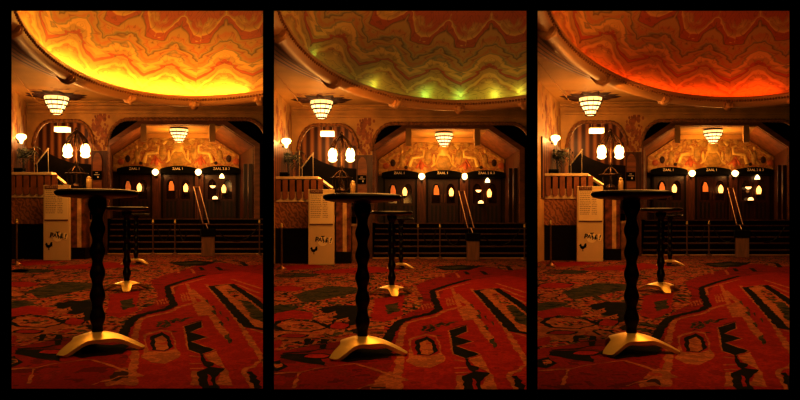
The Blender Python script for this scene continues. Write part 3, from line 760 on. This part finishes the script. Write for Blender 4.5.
    t = Thing('storage_box', 'small black box on the balcony handrail, {}', 'box', (xx, y+.02, zr+.03))
    bm = B(); box(bm, xx-.11, xx+.11, y-.05, y+.09, zr+.031, zr+.11); t.part('box_body', bm, M['ink'], bevel=.01)
    bm = B(); box(bm, xx-.115, xx+.115, y-.055, y+.095, zr+.11, zr+.135); t.part('lid', bm, M['blackgloss'], bevel=.008)
    # palm behind the balustrade
    px, py = X(23.5, 17.7), 17.7
    t = Thing('potted_palm', 'dull green potted palm behind the balustrade by the side wall, {}', 'plant', (px, py, 1.5))
    bm = B(); lathe(bm, [(.11, 1.5), (.16, 1.75), (.15, 1.77), (.13, 1.74), (0, 1.74)], (px, py, 0), 18); t.part('pot', bm, M['pot'], True)
    bm = B(); tube(bm, [(px, py, 1.72), (px+.01, py, 2.05), (px-.01, py, 2.52)], [.028, .022, .018], 8); t.part('stem', bm, M['pot'], True)
    rnd = random.Random(11)
    for i in range(18):
        a = i*2.4; ln = rnd.uniform(.34, .5); rise = rnd.uniform(.12, .42); bm = B()
        pts = []
        for j in range(9):
            f = j/8; pts.append(Vector((px+math.cos(a)*ln*f, py+math.sin(a)*ln*f*.8, 2.50+rise*math.sin(f*2.2)-.22*f*f)))
        tube(bm, pts, [.006*(1-.7*j/8) for j in range(9)], 5)
        side = Vector((-math.sin(a), math.cos(a), 0))
        for j in range(1, 9):
            for s_ in (-1, 1):
                p = pts[j]; L_ = .15*math.sin(PI*(j+1)/10.5); d = (pts[j]-pts[j-1]).normalized()
                q = p+side*s_*L_+d*.05-Vector((0, 0, .06))
                bm.faces.new([bm.verts.new(p-d*.018), bm.verts.new(q), bm.verts.new(p+d*.018)])
        for v in bm.verts: v.co.x = max(v.co.x, -2.99+.39*abs(v.co.y-py))
        t.part('frond', bm, M['leaf'], recalc=False)
    # wall sconce by the palm
    sy = 17.7; sx = -3.06; sz = Z(138, sy)
    t = Thing('wall_sconce', 'glowing bracket lamp on the side wall above the palm, {}', 'lamp', (sx+.005, sy, sz))
    bm = B(); tube(bm, [(sx+.005, sy, sz-.05), (sx+.06, sy, sz-.12), (sx+.12, sy, sz-.10), (sx+.14, sy, sz-.04)], .014, 8); box(bm, sx+.002, sx+.02, sy-.05, sy+.05, sz-.14, sz+.04); t.part('bracket', bm, M['bronze'], True)
    bm = B(); lathe(bm, [(0, -.15), (.035, -.13), (.05, -.06), (.10, -.02), (.125, .03), (.11, .075), (.07, .10), (0, .105)], (sx+.14, sy, sz), 18); t.part('lamp_shade', bm, M['glass'], True, label='glowing glass shade')
    lamp('POINT', 'sconce_light', (sx+.34, sy-.1, sz), 9, (1, .55, .18), .08)

    # newel pedestal, jar and the big bronze lamp
    y = 17.0; x = X(78, y)
    t = Thing('marble_pedestal', 'veined red marble pedestal with pale strip under the bronze lamp, {}', 'pedestal', (x, y, 0))
    bm = B(); box(bm, X(70.6, y), X(86.5, y), y-.06, y+.24, 0, Z(247.5, y)); t.part('plinth', bm, M['blackgloss'], label='black plinth')
    bm = B(); box(bm, X(71, y), X(86, y), y-.02, y+.2, Z(247.5, y), Z(194.5, y)); t.part('shaft', bm, M['marble'])
    bm = B(); box(bm, X(77.8, y), X(81.8, y), y-.035, y-.02, Z(247.5, y), Z(194.5, y)); t.part('inlay_strip', bm, M['pale'], label='pale marble strip')
    bm = B(); box(bm, X(70.4, y), X(91, y), y-.08, y+.26, Z(194.5, y), Z(190, y)); t.part('top_slab', bm, M['marble'], bevel=.01)
    zt = Z(190, y)
    xx = X(87.6, y)
    t = Thing('glass_jar', 'pale glass jar standing right of the bronze lamp, {}', 'jar', (xx, y, zt))
    bm = B(); lathe(bm, [(.05, 0), (.066, .02), (.07, .22), (.06, .27), (.04, .285)], (xx, y+.08, zt), 18); t.part('jar_body', bm, M['jar'], True)
    bm = B(); lathe(bm, [(.05, .285), (.055, .31), (.02, .34), (0, .345)], (xx, y+.08, zt), 18); t.part('lid', bm, M['white'], True)
    x = X(76.3, y)
    t = Thing('newel_lamp', 'tall bronze lamp with two bright tulip globes on the marble pedestal, {}', 'lamp', (x, y+.05, zt))
    yy = y+.05
    bm = B(); lathe(bm, [(.17, 0), (.17, .03), (.13, .06), (.15, .09), (.10, .14), (.04, .18)], (x, yy, zt), 8); t.part('base', bm, M['bronze'])
    bm = B(); lathe(bm, [(.03, .15), (.045, .25), (.028, .35), (.028, .60), (.05, .66), (.022, .72), (.022, 1.28), (.035, 1.34), (.012, 1.42), (0, 1.52)], (x, yy, zt), 12); t.part('stem', bm, M['bronze'], True)
    for i in range(6):
        a = i*PI/3+.3; d = Vector((math.cos(a), math.sin(a)*.8, 0)); bm = B(); c = Vector((x, yy, zt))
        tube(bm, [c+d*.11+Vector((0, 0, .08)), c+d*.20+Vector((0, 0, .16)), c+d*.22+Vector((0, 0, .30)), c+d*.20+Vector((0, 0, .42)), c+d*.12+Vector((0, 0, .52)), c+d*.03+Vector((0, 0, .58))], .014, 6)
        t.part('cage_rib', bm, M['bronze'], True)
    bm = B(); tube(bm, [(x+.265*math.cos(2*PI*i/24), yy+.19*math.sin(2*PI*i/24), zt+.40) for i in range(24)], .02, 8, closed=True); t.part('gallery_ring', bm, M['bronze'], True)
    for s_ in (-1, 1):
        bm = B(); c = Vector((x, yy, zt))
        tube(bm, [c+Vector((s_*.02, 0, 1.36)), c+Vector((s_*.07, 0, 1.38)), c+Vector((s_*.14, 0, 1.30)), c+Vector((s_*.19, 0, 1.20)), c+Vector((s_*.215, 0, 1.10))], [.02, .026, .026, .022, .016], 8)
        tube(bm, [c+Vector((s_*.02, -.05, 1.30)), c+Vector((s_*.09, -.06, 1.24)), c+Vector((s_*.10, -.05, 1.08)), c+Vector((s_*.04, -.03, .95))], .013, 6)
        lathe(bm, [(.02, .16), (.06, .13), (.07, .10)], (x+s_*.215, yy, zt+1.02), 14)
        ar = t.part('arm', bm, M['bronze'], True)
        bm = B(); lathe(bm, [(.055, .10), (.10, .02), (.115, -.07), (.09, -.15), (.115, -.19), (.06, -.24), (0, -.25)], (x+s_*.215, yy, zt+1.03), 18)
        t.part('globe', bm, M['glass'], True, under=ar, label='bright tulip glass globe')
        lamp('POINT', 'globe_light', (x+s_*.22, yy-.22, zt+.97), 15, (1, .56, .18), .12)
    for i in range(8):
        a = i*PI/4+.2; d = Vector((math.cos(a), math.sin(a)*.8, 0)); c = Vector((x, yy, zt)); bm = B()
        tube(bm, [c+Vector((0, 0, 1.44))+d*.015, c+d*.10+Vector((0, 0, 1.38)), c+d*.20+Vector((0, 0, 1.27)), c+d*.26+Vector((0, 0, 1.15)), c+d*.285+Vector((0, 0, 1.06))], [.016, .02, .02, .018, .012], 6)
        t.part('crown_rib', bm, M['bronze'], True)
    bm = B(); lathe(bm, [(.03, 0), (.05, .04), (.02, .08)], (x, yy, zt+1.44), 10); t.part('crown', bm, M['bronze'], True)
    # low marble post beside the stairs
    yy = 17.6
    t = Thing('newel_post', 'low marble newel post right of the pedestal, {}', 'post', (X(90, yy), yy, 0))
    bm = B(); box(bm, X(87.2, yy), X(92.6, yy), yy, yy+.14, 0, Z(222, yy)); t.part('shaft', bm, M['marblepost'])
    bm = B(); box(bm, X(86.6, yy), X(93.2, yy), yy-.02, yy+.16, Z(222, yy), Z(219.5, yy)); t.part('cap', bm, M['pale'])
    # small black sign on the pillar
    yy = BACK-.1; 
    t = Thing('notice_board', 'small black notice hung on the pillar between the arches, {}', 'sign', (X(97, yy), yy-.03, Z(179, yy)))
    bm = B(); box(bm, X(92.5, yy), X(101.3, yy), yy-.03, yy, Z(179.5, yy), Z(171, yy)); t.part('panel', bm, M['ink'])
    bm = B(); box(bm, X(95.5, yy), X(98, yy), yy-.034, yy-.03, Z(173.2, yy), Z(172.5, yy)); box(bm, X(94, yy), X(100, yy), yy-.034, yy-.03, Z(175, yy), Z(174.4, yy)); box(bm, X(97.3, yy), X(98.8, yy), yy-.034, yy-.03, Z(178, yy), Z(176.2, yy)); t.part('marks', bm, M['letter'])

    # ceiling lamps
    def ceiling_lamp(x, y, zt, R, h, name, label, rosette):
        t = Thing(name, label, 'lamp', (x, y, zt), 'tiered glass ceiling lamps')
        bm = B(); lathe(bm, [(R*.9, 0), (R*.95, -.03), (R*.8, -.05)], (x, y, zt), 20); t.part('mount', bm, M['bronze'], True)
        n = 4
        for i in range(n):
            r0 = R*(1, .90, .72, .50)[i]; r1 = R*(.93, .78, .58, .40)[i]; za = -.05-h*i/n; zb = -.05-h*(i+1)/n
            bm = B(); lathe(bm, [(r0*.96, za), (r0, za-.02), (r1, zb)] + ([(0, zb-.02)] if i == n-1 else []), (x, y, zt), 16)
            tr = t.part('glass_tier', bm, M['tier'] if i else M['tierdim'], label='glowing ribbed glass tier')
            bm = B(); tube(bm, [(x+r1*1.02*math.cos(2*PI*k/24), y+r1*1.02*math.sin(2*PI*k/24), zt+zb) for k in range(24)], .020, 6, closed=True)
            for k in range(12):
                a = 2*PI*k/12; tube(bm, [(x+r0*1.01*math.cos(a), y+r0*1.01*math.sin(a), zt+za-.02), (x+r1*1.01*math.cos(a), y+r1*1.01*math.sin(a), zt+zb)], .006, 5)
            t.part('metal_band', bm, M['bronze'], under=tr)
        if rosette:
            rnd = random.Random(2); pts = []
            for k in range(36):
                a = 2*PI*k/36; rr = (.62 if k % 3 == 0 else .42+.08*(k % 2))*(1+.25*abs(math.cos(2*a)))
                pts.append((x+rr*math.cos(a)*1.05, y+rr*math.sin(a)*1.0))
            bm = B(); vs = [bm.verts.new((a, b, zt-.006)) for a, b in pts]; w2 = [bm.verts.new((x+(a-x)*.8, y+(b-y)*.8, zt-.05)) for a, b in pts]
            for k in range(36): bm.faces.new((vs[k], vs[(k+1) % 36], w2[(k+1) % 36], w2[k]))
            bm.faces.new(w2)
            t.part('rosette', bm, M['paintdark'], label='dark carved rosette')
    ceiling_lamp(X(56.5, 18.2), 18.2, ZC, .30, .44, 'ceiling_lamp', 'tiered glass ceiling lamp on a dark rosette beside the dome, {}', True)
    lamp('POINT', 'ceiling_lamp_light', (X(56.5, 18.2), 18.1, ZC-.78), 17, (1, .54, .17), .2)
    ceiling_lamp(X(179, 22.7), 22.7, 3.95, .30, .40, 'ceiling_lamp', 'tiered glass ceiling lamp before the mural over the doors, {}', False)
    lamp('POINT', 'ceiling_lamp_light', (X(179, 22.7), 22.6, 3.35), 20, (1, .50, .14), .25)
    # light box over the balcony
    yy = 20.7; bx = X(62.5, yy)
    t = Thing('light_box', 'flat white light box hanging over the balcony recess, {}', 'lamp', (bx, yy, Z(127, yy)))
    bm = B(); box(bm, bx-.2, bx+.2, yy-.1, yy+.1, Z(132, yy), Z(127.5, yy)); t.part('diffuser', bm, M['lightbox'])
    bm = B(); box(bm, bx-.21, bx+.21, yy-.11, yy+.11, Z(127.5, yy), Z(126.5, yy)); tube(bm, [(bx-.15, yy, Z(126.6, yy)), (bx-.15, yy, 4.0)], .008, 6); tube(bm, [(bx+.15, yy, Z(126.6, yy)), (bx+.15, yy, 4.0)], .008, 6); t.part('housing', bm, M['white'])
    lamp('POINT', 'light_box_light', (bx, yy-.2, Z(139, yy)), 26, (1, .58, .20), .15)
    # pale handrail of the upper stairs
    bm = B(); tube(bm, [(X(36, 20.7), 20.7, Z(164, 20.7)), (X(48.5, 20.7), 20.7, Z(148, 20.7))], .022, 8); tube(bm, [(X(37, 20.7), 20.7, Z(163, 20.7)), (X(37, 20.7), 20.78, 1.5)], .012, 6); tube(bm, [(X(48, 20.7), 20.7, Z(149, 20.7)), (X(48, 20.7), 20.78, 1.5)], .012, 6)
    single('stair_rail', 'pale diagonal handrail rising inside the balcony arch, {}', 'handrail', bm, M['white'], 20.7, None, True)

    # staircase
    t = Thing('staircase', 'broad dark staircase with lit red-brown nosings up to the doors, {}', 'stairs', (1.3, 20, 0), rigid=False)
    xl, xr = X(108.5, 19.9), X(285, 20)
    zs = [.143, .33, .504, .683, .845, 1.009]
    for i, z in enumerate(zs):
        y0 = 20+.35*i; y1 = y0+.35 if i < 5 else 25.0
        bm = B(); box(bm, xl, xr, y0, y1, (zs[i-1] if i else 0.0), z-.02)
        st = t.part('step', bm, M['step'], clip=True)
        bm = B(); box(bm, xl, xr, y0-.03, y1, z-.02, z); box(bm, xl, xr, y0-.03, y0, z-.034, z-.02)
        t.part('nosing', bm, M['nosing'], under=st, clip=True, label='red-brown stair edge')
    # central double handrail on its newel block
    t = Thing('stair_handrail', 'twin brass handrail leaning up the middle of the stairs, {}', 'handrail', (X(206, 19.4), 19.4, .72), rigid=False)
    A0, A1 = Vector((X(206, 19.2), 19.2, Z(224, 19.2))), Vector((X(196.5, 22.0), 22.0, 1.0+1.0))
    for s_ in (-1, 1):
        bm = B(); o = Vector((s_*.085, 0, 0)); tube(bm, [A0+o, A1+o], .02, 8); t.part('rail', bm, M['goldtube'], True)
    bm = B(); tube(bm, [A0-Vector((.10, 0, 0)), A0+Vector((.10, 0, 0))], .02, 8); tube(bm, [A0, (A0.x, A0.y-.5, .722)], .018, 8); t.part('end_bar', bm, M['goldtube'], True)
    bm = B(); tube(bm, [A1-Vector((.11, 0, 0)), A1+Vector((.11, 0, 0))], .02, 8); t.part('end_bar', bm, M['goldtube'], True)
    for f, zf in ((.25, .51), (.6, .85), (.97, 1.012)):
        p = A0.lerp(A1, f); bm = B(); tube(bm, [p-Vector((.085, 0, 0)), p, p+Vector((.085, 0, 0))], .008, 6); tube(bm, [p, (p.x, p.y, zf)], .011, 6)
        t.part('support', bm, M['bronze'], True)
    y = 18.4
    t = Thing('newel_block', 'square wooden newel block with black top at the stair foot, {}', 'pedestal', (X(208.5, y), y, 0), turn=True)
    bm = B(); box(bm, X(202.6, y), X(214.6, y), y, y+.32, 0, Z(236.5, y)); t.part('body', bm, M['blockwood'], bevel=.01)
    bm = B(); box(bm, X(201.4, y), X(215.6, y), y-.03, y+.36, Z(236.5, y), Z(229, y)); t.part('top_cap', bm, M['ink'], bevel=.01, label='black top')

    # mural
    y = 25.0; cu = 178.5
    poly = [(-.85, 1.0), (3.68, 1.0), (3.68, 3.29), (2.70, 3.95), (.15, 3.95), (-.85, 3.29)]
    t = Thing('mural_relief', 'golden relief mural with figures and ovals over the doors, {}', 'mural', (1.4, y, 2.6))
    bm = B(); prism(bm, [(-.83, 2.7), (3.66, 2.7), (3.66, 3.28), (2.69, 3.93), (.16, 3.93), (-.83, 3.28)], y-.02, y+.04); t.part('background', bm, M['mural'], label='mottled red and ochre ground')
    def mm(u, v): return (X(u-265, y), Z(v-4.3, y))
    zf = y-.02
    for s_ in (-1, 1):
        f = lambda u, v: mm(443.5+s_*(443.5-u) if s_ > 0 else u, v)
        def ov(u, v, ru, rv, m_, nm, d=.03):
            c = f(u, v); bm = B(); ball(bm, (c[0], zf, c[1]), ru/F*y, d, rv/F*y, 16, 8); t.part(nm, bm, M[m_], True)
        def br(pts, r, m_, nm):
            bm = B(); tube(bm, [(f(*p)[0], zf-.01, f(*p)[1]) for p in pts], [r*(1-.5*i/(len(pts)-1)) for i in range(len(pts))], 8, flat=.5); t.part(nm, bm, M[m_], True)
        ov(428, 157, 3.6, 7.8, 'giltdull', 'oval_shield', .035)
        ov(402, 161, 3.0, 7.0, 'giltdull', 'robed_figure', .04); ov(401.8, 151.5, 1.6, 1.9, 'gilt', 'figure_head', .05)
        ov(433.8, 159, 1.6, 5.0, 'gilt', 'slender_figure', .04)
        ov(434.5, 147, 3.6, 3.2, 'giltdull', 'round_leaf'); ov(420, 144, 3.0, 3.6, 'giltdull', 'round_leaf'); ov(411, 151, 2.6, 3.0, 'giltdull', 'round_leaf')
        ov(409, 164, 2.2, 3.0, 'mural_red', 'red_flower'); ov(386, 166, 3.2, 3.2, 'mural_red', 'red_flower'); ov(414, 160, 2.0, 2.2, 'giltdull', 'round_leaf')
        ov(393, 163, 2.6, 3.6, 'paintdark', 'dark_head', .03); ov(406, 167.5, 1.8, 1.6, 'paintdark', 'dark_leaf')
        br([(409, 167), (412, 158), (423, 156.5), (423.5, 150.5), (420, 149)], .085, 'gilt', 'branch')
        br([(428, 148), (432.5, 145), (428, 143.5), (426.5, 139.5)], .08, 'gilt', 'branch')
        br([(433.5, 142), (428, 142.5)], .06, 'gilt', 'branch')
        br([(397, 168), (404, 158), (407, 152), (412, 155)], .05, 'giltdull', 'branch')
        br([(386, 160), (392, 156), (399, 152)], .05, 'giltdull', 'branch')
        br([(443, 152), (438, 156), (436, 163), (431, 167)], .06, 'gilt', 'branch')
        ov(421.5, 166, 2.4, 4.2, 'mural_red', 'flame_figure', .04)
        br([(416, 168.5), (421, 160), (424, 165), (428, 168)], .04, 'mural_red', 'flame_wing')
    c = mm(443.5, 151); bm = B(); ball(bm, (c[0], zf, c[1]), .20, .05, .24, 16, 8); t.part('central_head', bm, M['gilt'], True)
    c = mm(443.5, 163); bm = B(); ball(bm, (c[0], zf, c[1]), .34, .05, .28, 16, 8); t.part('central_robe', bm, M['giltdull'], True)

    # facade under the mural
    bm = B(); prism(bm, [(-.86, 1.0), (3.70, 1.0), (3.70, 2.75), (-.86, 2.75)], y, y+.1)
    struct('wall_doors', bm, M['wooddeep'], 'dark red wood wall holding the three doors', cat='wall')
    bm = B()
    for u in (156.5, 199.0): prism(bm, [(X(u-4.2, y), 1.0), (X(u+4.2, y), 1.0), (X(u+4.2, y), 2.75), (X(u-4.2, y), 2.75)], y-.10, y); prism(bm, [(X(u-1.6, y), 1.1), (X(u+1.6, y), 1.1), (X(u+1.6, y), 2.6), (X(u-1.6, y), 2.6)], y-.13, y-.10)
    struct('trim_10', bm, M['wood'], 'two wooden pilasters between the doors', cat='pilaster')
    defs = [('door_1', 118.5, 152.0, 134.5, 'ZAAL 1', 'leftmost double door under a curved sign'), ('door_2', 161.5, 194.8, 177.2, 'ZAAL 1', 'middle double door under a curved sign'), ('door_3', 202.5, 237, 220.3, 'ZAAL 2 & 3', 'right double door under a curved sign')]
    for k, (nm, u0, u1, us, txt, lab) in enumerate(defs):
        a, b = X(u0, y), X(u1, y); mid = (a+b)/2
        bm = B(); zt_ = 2.64
        box(bm, a, a+.06, y-.09, y, 1.01, zt_); box(bm, b-.06, b, y-.09, y, 1.01, zt_); box(bm, a, b, y-.09, y, zt_-.06, zt_)
        d = struct(nm, bm, M['dark'], lab, cat='door')
        for s_ in (-1, 1):
            l0, l1 = (a+.065, mid-.005) if s_ < 0 else (mid+.005, b-.065)
            cx = (l0+l1)/2; pane = [(cx-.15, 1.72), (cx+.15, 1.72), (cx+.15, 2.18)]+[(cx+.15*math.cos(PI*i/10), 2.18+.24*math.sin(PI*i/10)) for i in range(1, 10)]+[(cx-.15, 2.18)]
            bm = B(); prism(bm, [(l0, 1.02), (l1, 1.02), (l1, zt_-.065), (l0, zt_-.065)], y-.06, y-.01, [pane])
            lf = child(d, 'door_leaf', bm, M['wooddeep'])
            lit = (k == 0 and s_ < 0) or (k == 1 and s_ < 0)
            bm = B(); prism(bm, pane, y-.035, y-.03)
            child(lf, 'pane', bm, M['darkpane'])
            if lit:
                bm = B(); c0 = cx+(.02 if k == 0 else .03); prism(bm, [(c0-.10, 2.02), (c0+.10, 2.02), (c0+.09, 2.2), (c0+.03, 2.36), (c0-.05, 2.36), (c0-.10, 2.2)], y-.040, y-.036); child(lf, 'pane_reflection', bm, M['amberreflect'])  # amber reflection in the glass, put in as a glowing patch
            bm = B(); prism(bm, [(l0+.07, 1.08), (l1-.07, 1.08), (l1-.07, 1.64), (l0+.07, 1.64)], y-.075, y-.06); child(lf, 'reeded_panel', bm, M['reed'])
            bm = B(); hx = mid+s_*.05; tube(bm, [(hx, y-.06, 1.75), (hx, y-.11, 1.77), (hx, y-.11, 2.02), (hx, y-.06, 2.04)], .012, 6); child(lf, 'handle', bm, M['goldtube'], True)
        # curved sign board
        bm = B(); n = 14; up = []
        for i in range(n+1):
            f_ = i/n; up.append((a-.05+(b-a+.10)*f_, 2.78+.10*math.sin(PI*f_)**.8))
        prism(bm, [(a-.05, 2.62), (b+.05, 2.62)]+up[::-1], y-.34, y); sg = child(d, 'sign_board', bm, M['ink'])
        bm = text_bm(txt, .122, X(us, y), y-.346, 2.775, 0, .003, sx=.98); child(sg, 'lettering', bm, M['letter'])
    # sconces on the pilasters
    for u, wh in ((156.5, 'left'), (199.0, 'right')):
        xx = X(u, y); zz = Z(173.3, y)
        t = Thing('wall_sconce', f'bright sconce on the pilaster between {"left and middle" if wh == "left" else "middle and right"} doors, '+'{}', 'lamp', (xx, y-.13, zz), 'sconces between the doors')
        bm = B(); box(bm, xx-.04, xx+.04, y-.13, y-.10, zz-.2, zz+.1); tube(bm, [(xx, y-.12, zz-.12), (xx, y-.24, zz-.14), (xx, y-.26, zz-.08)], .014, 6); t.part('bracket', bm, M['bronze'], True)
        bm = B(); lathe(bm, [(0, -.10), (.05, -.08), (.105, -.02), (.12, .04), (.09, .10), (.05, .13), (0, .135)], (xx, y-.27, zz), 16); t.part('globe', bm, M['glass'], True, label='bright glass globe')
        lamp('POINT', 'sconce_light', (xx, y-.5, zz-.02), 5, (1, .52, .16), .08)
    # pointed amber lamps on the doors
    for u, v, wh in ((139.8, 188, 'left'), (186, 188.5, 'middle'), (223.8, 189.5, 'right')):
        xx = X(u, y); zz = Z(v, y)
        t = Thing('amber_lamp', f'pointed amber lamp glowing on the {wh} double door, '+'{}', 'lamp', (xx, y-.10, zz), 'pointed amber door lamps')
        bm = B(); lathe(bm, [(.055, -.18), (.075, -.14), (.055, -.12)], (xx, y-.15, zz), 10); box(bm, xx-.03, xx+.03, y-.12, y-.06, zz-.22, zz-.13); t.part('bracket', bm, M['bronze'])
        bm = B(); lathe(bm, [(.06, -.13), (.085, -.02), (.08, .06), (.045, .13), (0, .18)], (xx, y-.15, zz), 12); t.part('flame_glass', bm, M['amber'], True, label='glowing amber glass')
        lamp('POINT', 'amber_light', (xx, y-.45, zz), .8, (1, .4, .1), .06)
    # lamps at the right-hand door
    xx, zz = X(222, y), Z(176.2, y)
    t = Thing('bell_lamp', 'small white bell lamp under the right door sign, {}', 'lamp', (xx, y-.1, zz+.1))
    bm = B(); lathe(bm, [(.09, -.08), (.075, .0), (.04, .06), (.02, .08)], (xx, y-.17, zz), 12); t.part('lamp_shade', bm, M['glass'], True)
    bm = B(); tube(bm, [(xx, y-.17, zz+.07), (xx, y-.17, zz+.12), (xx, y-.06, zz+.13)], .01, 6); t.part('bracket', bm, M['bronze'], True)
    xx, zz = X(213, y), Z(186.5, y)
    t = Thing('bowl_lamp', 'glowing bowl lamp at the left half of the right door, {}', 'lamp', (xx, y-.1, zz))
    bm = B(); lathe(bm, [(0, -.07), (.06, -.05), (.10, .0), (.105, .02), (0, .02)], (xx, y-.18, zz), 14); t.part('bowl', bm, M['amberpale'], True)
    bm = B(); tube(bm, [(xx, y-.18, zz+.02), (xx, y-.18, zz+.14), (xx, y-.06, zz+.16)], .008, 6); t.part('bracket', bm, M['bronze'], True)
    xx, zz = X(215.3, y), Z(198, y)
    t = Thing('shelf_lamp', 'low lit lamp beneath the bowl lamp at the right door, {}', 'lamp', (xx, y-.1, zz-.07))
    bm = B(); lathe(bm, [(.10, -.05), (.085, .03), (.03, .06), (0, .06)], (xx, y-.18, zz), 8); t.part('lamp_shade', bm, M['amberpale'])
    bm = B(); box(bm, xx-.11, xx+.11, y-.28, y-.06, zz-.08, zz-.05); t.part('shelf', bm, M['dark'])

M['inkpale'] = mat('pale_print', (.50, .30, .16), .6)
M['tierdim'] = emis('glowing_ribbed_glass_upper', (1, .62, .24), 1.25)
M['amberpale'] = emis('pale_amber_glass', (1, .60, .24), 1.8)
M['marblepost'] = mat('brown_marble', (.34, .15, .06), .35, var=.5, scale=6)
M['blockwood'] = mat('pale_brown_wood', (.26, .13, .06), .5, var=.3, scale=4, stretch=(5, 5, .6))

def fill_lights():
    w = (1, .47, .10)
    lamp('AREA', 'hall_fill', (.1, 9.5, 3.85), 165, w, 2.2, rot=(0, 0, 0), sizey=6)  # unseen fill added under the dome to light the carpet
    lamp('AREA', 'hall_fill', (.6, 10.5, 2.7), {'yellow': 34, 'green': 74, 'red': 66}[H['hue']], w, 2.0, rot=(PI, 0, 0), sizey=6)          # unseen fill added to light the dome from below
    lamp('AREA', 'hall_fill', (0, 4.3, 2.3), 30, w, 1.2, rot=(math.radians(40), 0, 0), sizey=.6)  # fill added from the front, just behind the openings
    lamp('AREA', 'hall_fill', (-.1, 14.5, 3.6), 45, w, 2.2, rot=(math.radians(28), 0, 0), sizey=1.2)  # another added fill, tilted toward the stairs
    lamp('POINT', 'mural_fill', (1.4, 23.2, 3.2), 62, (1, .52, .12), .4)  # extra to the recess lamp's own light, to brighten the mural
    lamp('POINT', 'ceiling_fill', (-1.3, 15.9, 2.9), 34, (1, .52, .12), .4)  # no fixture here: added to brighten the ceiling and dome ring
    lamp('POINT', 'ceiling_fill', (1.2, 17.0, 2.6), 9, (1, .46, .10), .4)  # second added fill, weaker, nearer the stair arch
    lamp('POINT', 'stair_fill', (1.3, 20.5, 3.1), 5, (1, .46, .10), .3)  # added to light the corbels from the front; no lamp hangs here

for h in HALLS:
    H = h
    build_dome(); build_shell(); cove_lights(); build_things(); fill_lights()

# black walls added for the dark borders and to keep each hall's light apart
def plain(name, bm, label):
    bmesh.ops.recalc_face_normals(bm, faces=bm.faces[:])
    me = bpy.data.meshes.new(name); bm.to_mesh(me); bm.free(); me.materials.append(M['black'])
    o = bpy.data.objects.new(name, me); COL.objects.link(o); o['kind'] = 'structure'; o['label'] = label; o['category'] = 'wall'
def wedge(name, pa, pb, label):
    bm = B(); y0, y1 = 3.77, 26.5; vs = []
    for z in (-.6, 6.4):
        for px, y in ((pa, y0), (pb, y0), (pb, y1), (pa, y1)): vs.append(bm.verts.new(((px-400)/F*y, y, z)))
    for f in ((0, 3, 2, 1), (4, 5, 6, 7), (0, 1, 5, 4), (1, 2, 6, 5), (2, 3, 7, 6), (3, 0, 4, 7)): bm.faces.new([vs[i] for i in f])
    plain(name, bm, label)
wedge('wall_left', -30, 9.0, 'added black border wall left of the yellow-domed hall')
wedge('wall_partition', 264.5, 272.5, 'added black border wall between the yellow-domed and green-domed halls')
wedge('wall_partition', 528, 536, 'added black border wall between the green-domed and red-domed halls')
wedge('wall_right', 792, 830, 'added black border wall right of the red-domed hall')
bm = B(); yw = 3.75
q = lambda u, v: ((u-400)/F*yw, EYE-(v-HOR)/F*yw)
holes = [[q(h['l'], 390), q(h['r'], 390), q(h['r'], 10), q(h['l'], 10)] for h in HALLS]
prism(bm, [(-3.2, -.6), (3.2, -.6), (3.2, 6.4), (-3.2, 6.4)], yw-.015, yw+.015, holes)
plain('wall_front', bm, 'added black border wall with three tall openings')

# ------------------------------------------------------------------ camera, world, view
cam = bpy.data.cameras.new('camera'); co = bpy.data.objects.new('camera', cam); COL.objects.link(co)
co.location = (0, 0, EYE); co.rotation_euler = (PI/2, 0, 0); cam.sensor_width = 36; cam.lens = 36*F/800; cam.shift_y = (HOR-200)/800
cam.clip_start = .05; cam.clip_end = 200
scene.camera = co
wd = bpy.data.worlds.new('world'); scene.world = wd; wd.use_nodes = True
wd.node_tree.nodes['Background'].inputs[0].default_value = (0, 0, 0, 1); wd.node_tree.nodes['Background'].inputs[1].default_value = 0
scene.view_settings.view_transform = 'Standard'; scene.view_settings.look = 'None'; scene.view_settings.exposure = .62; scene.view_settings.gamma = .76
scene.cycles.use_denoising = True
scene.cycles.max_bounces = 6; scene.cycles.sample_clamp_indirect = 3.0
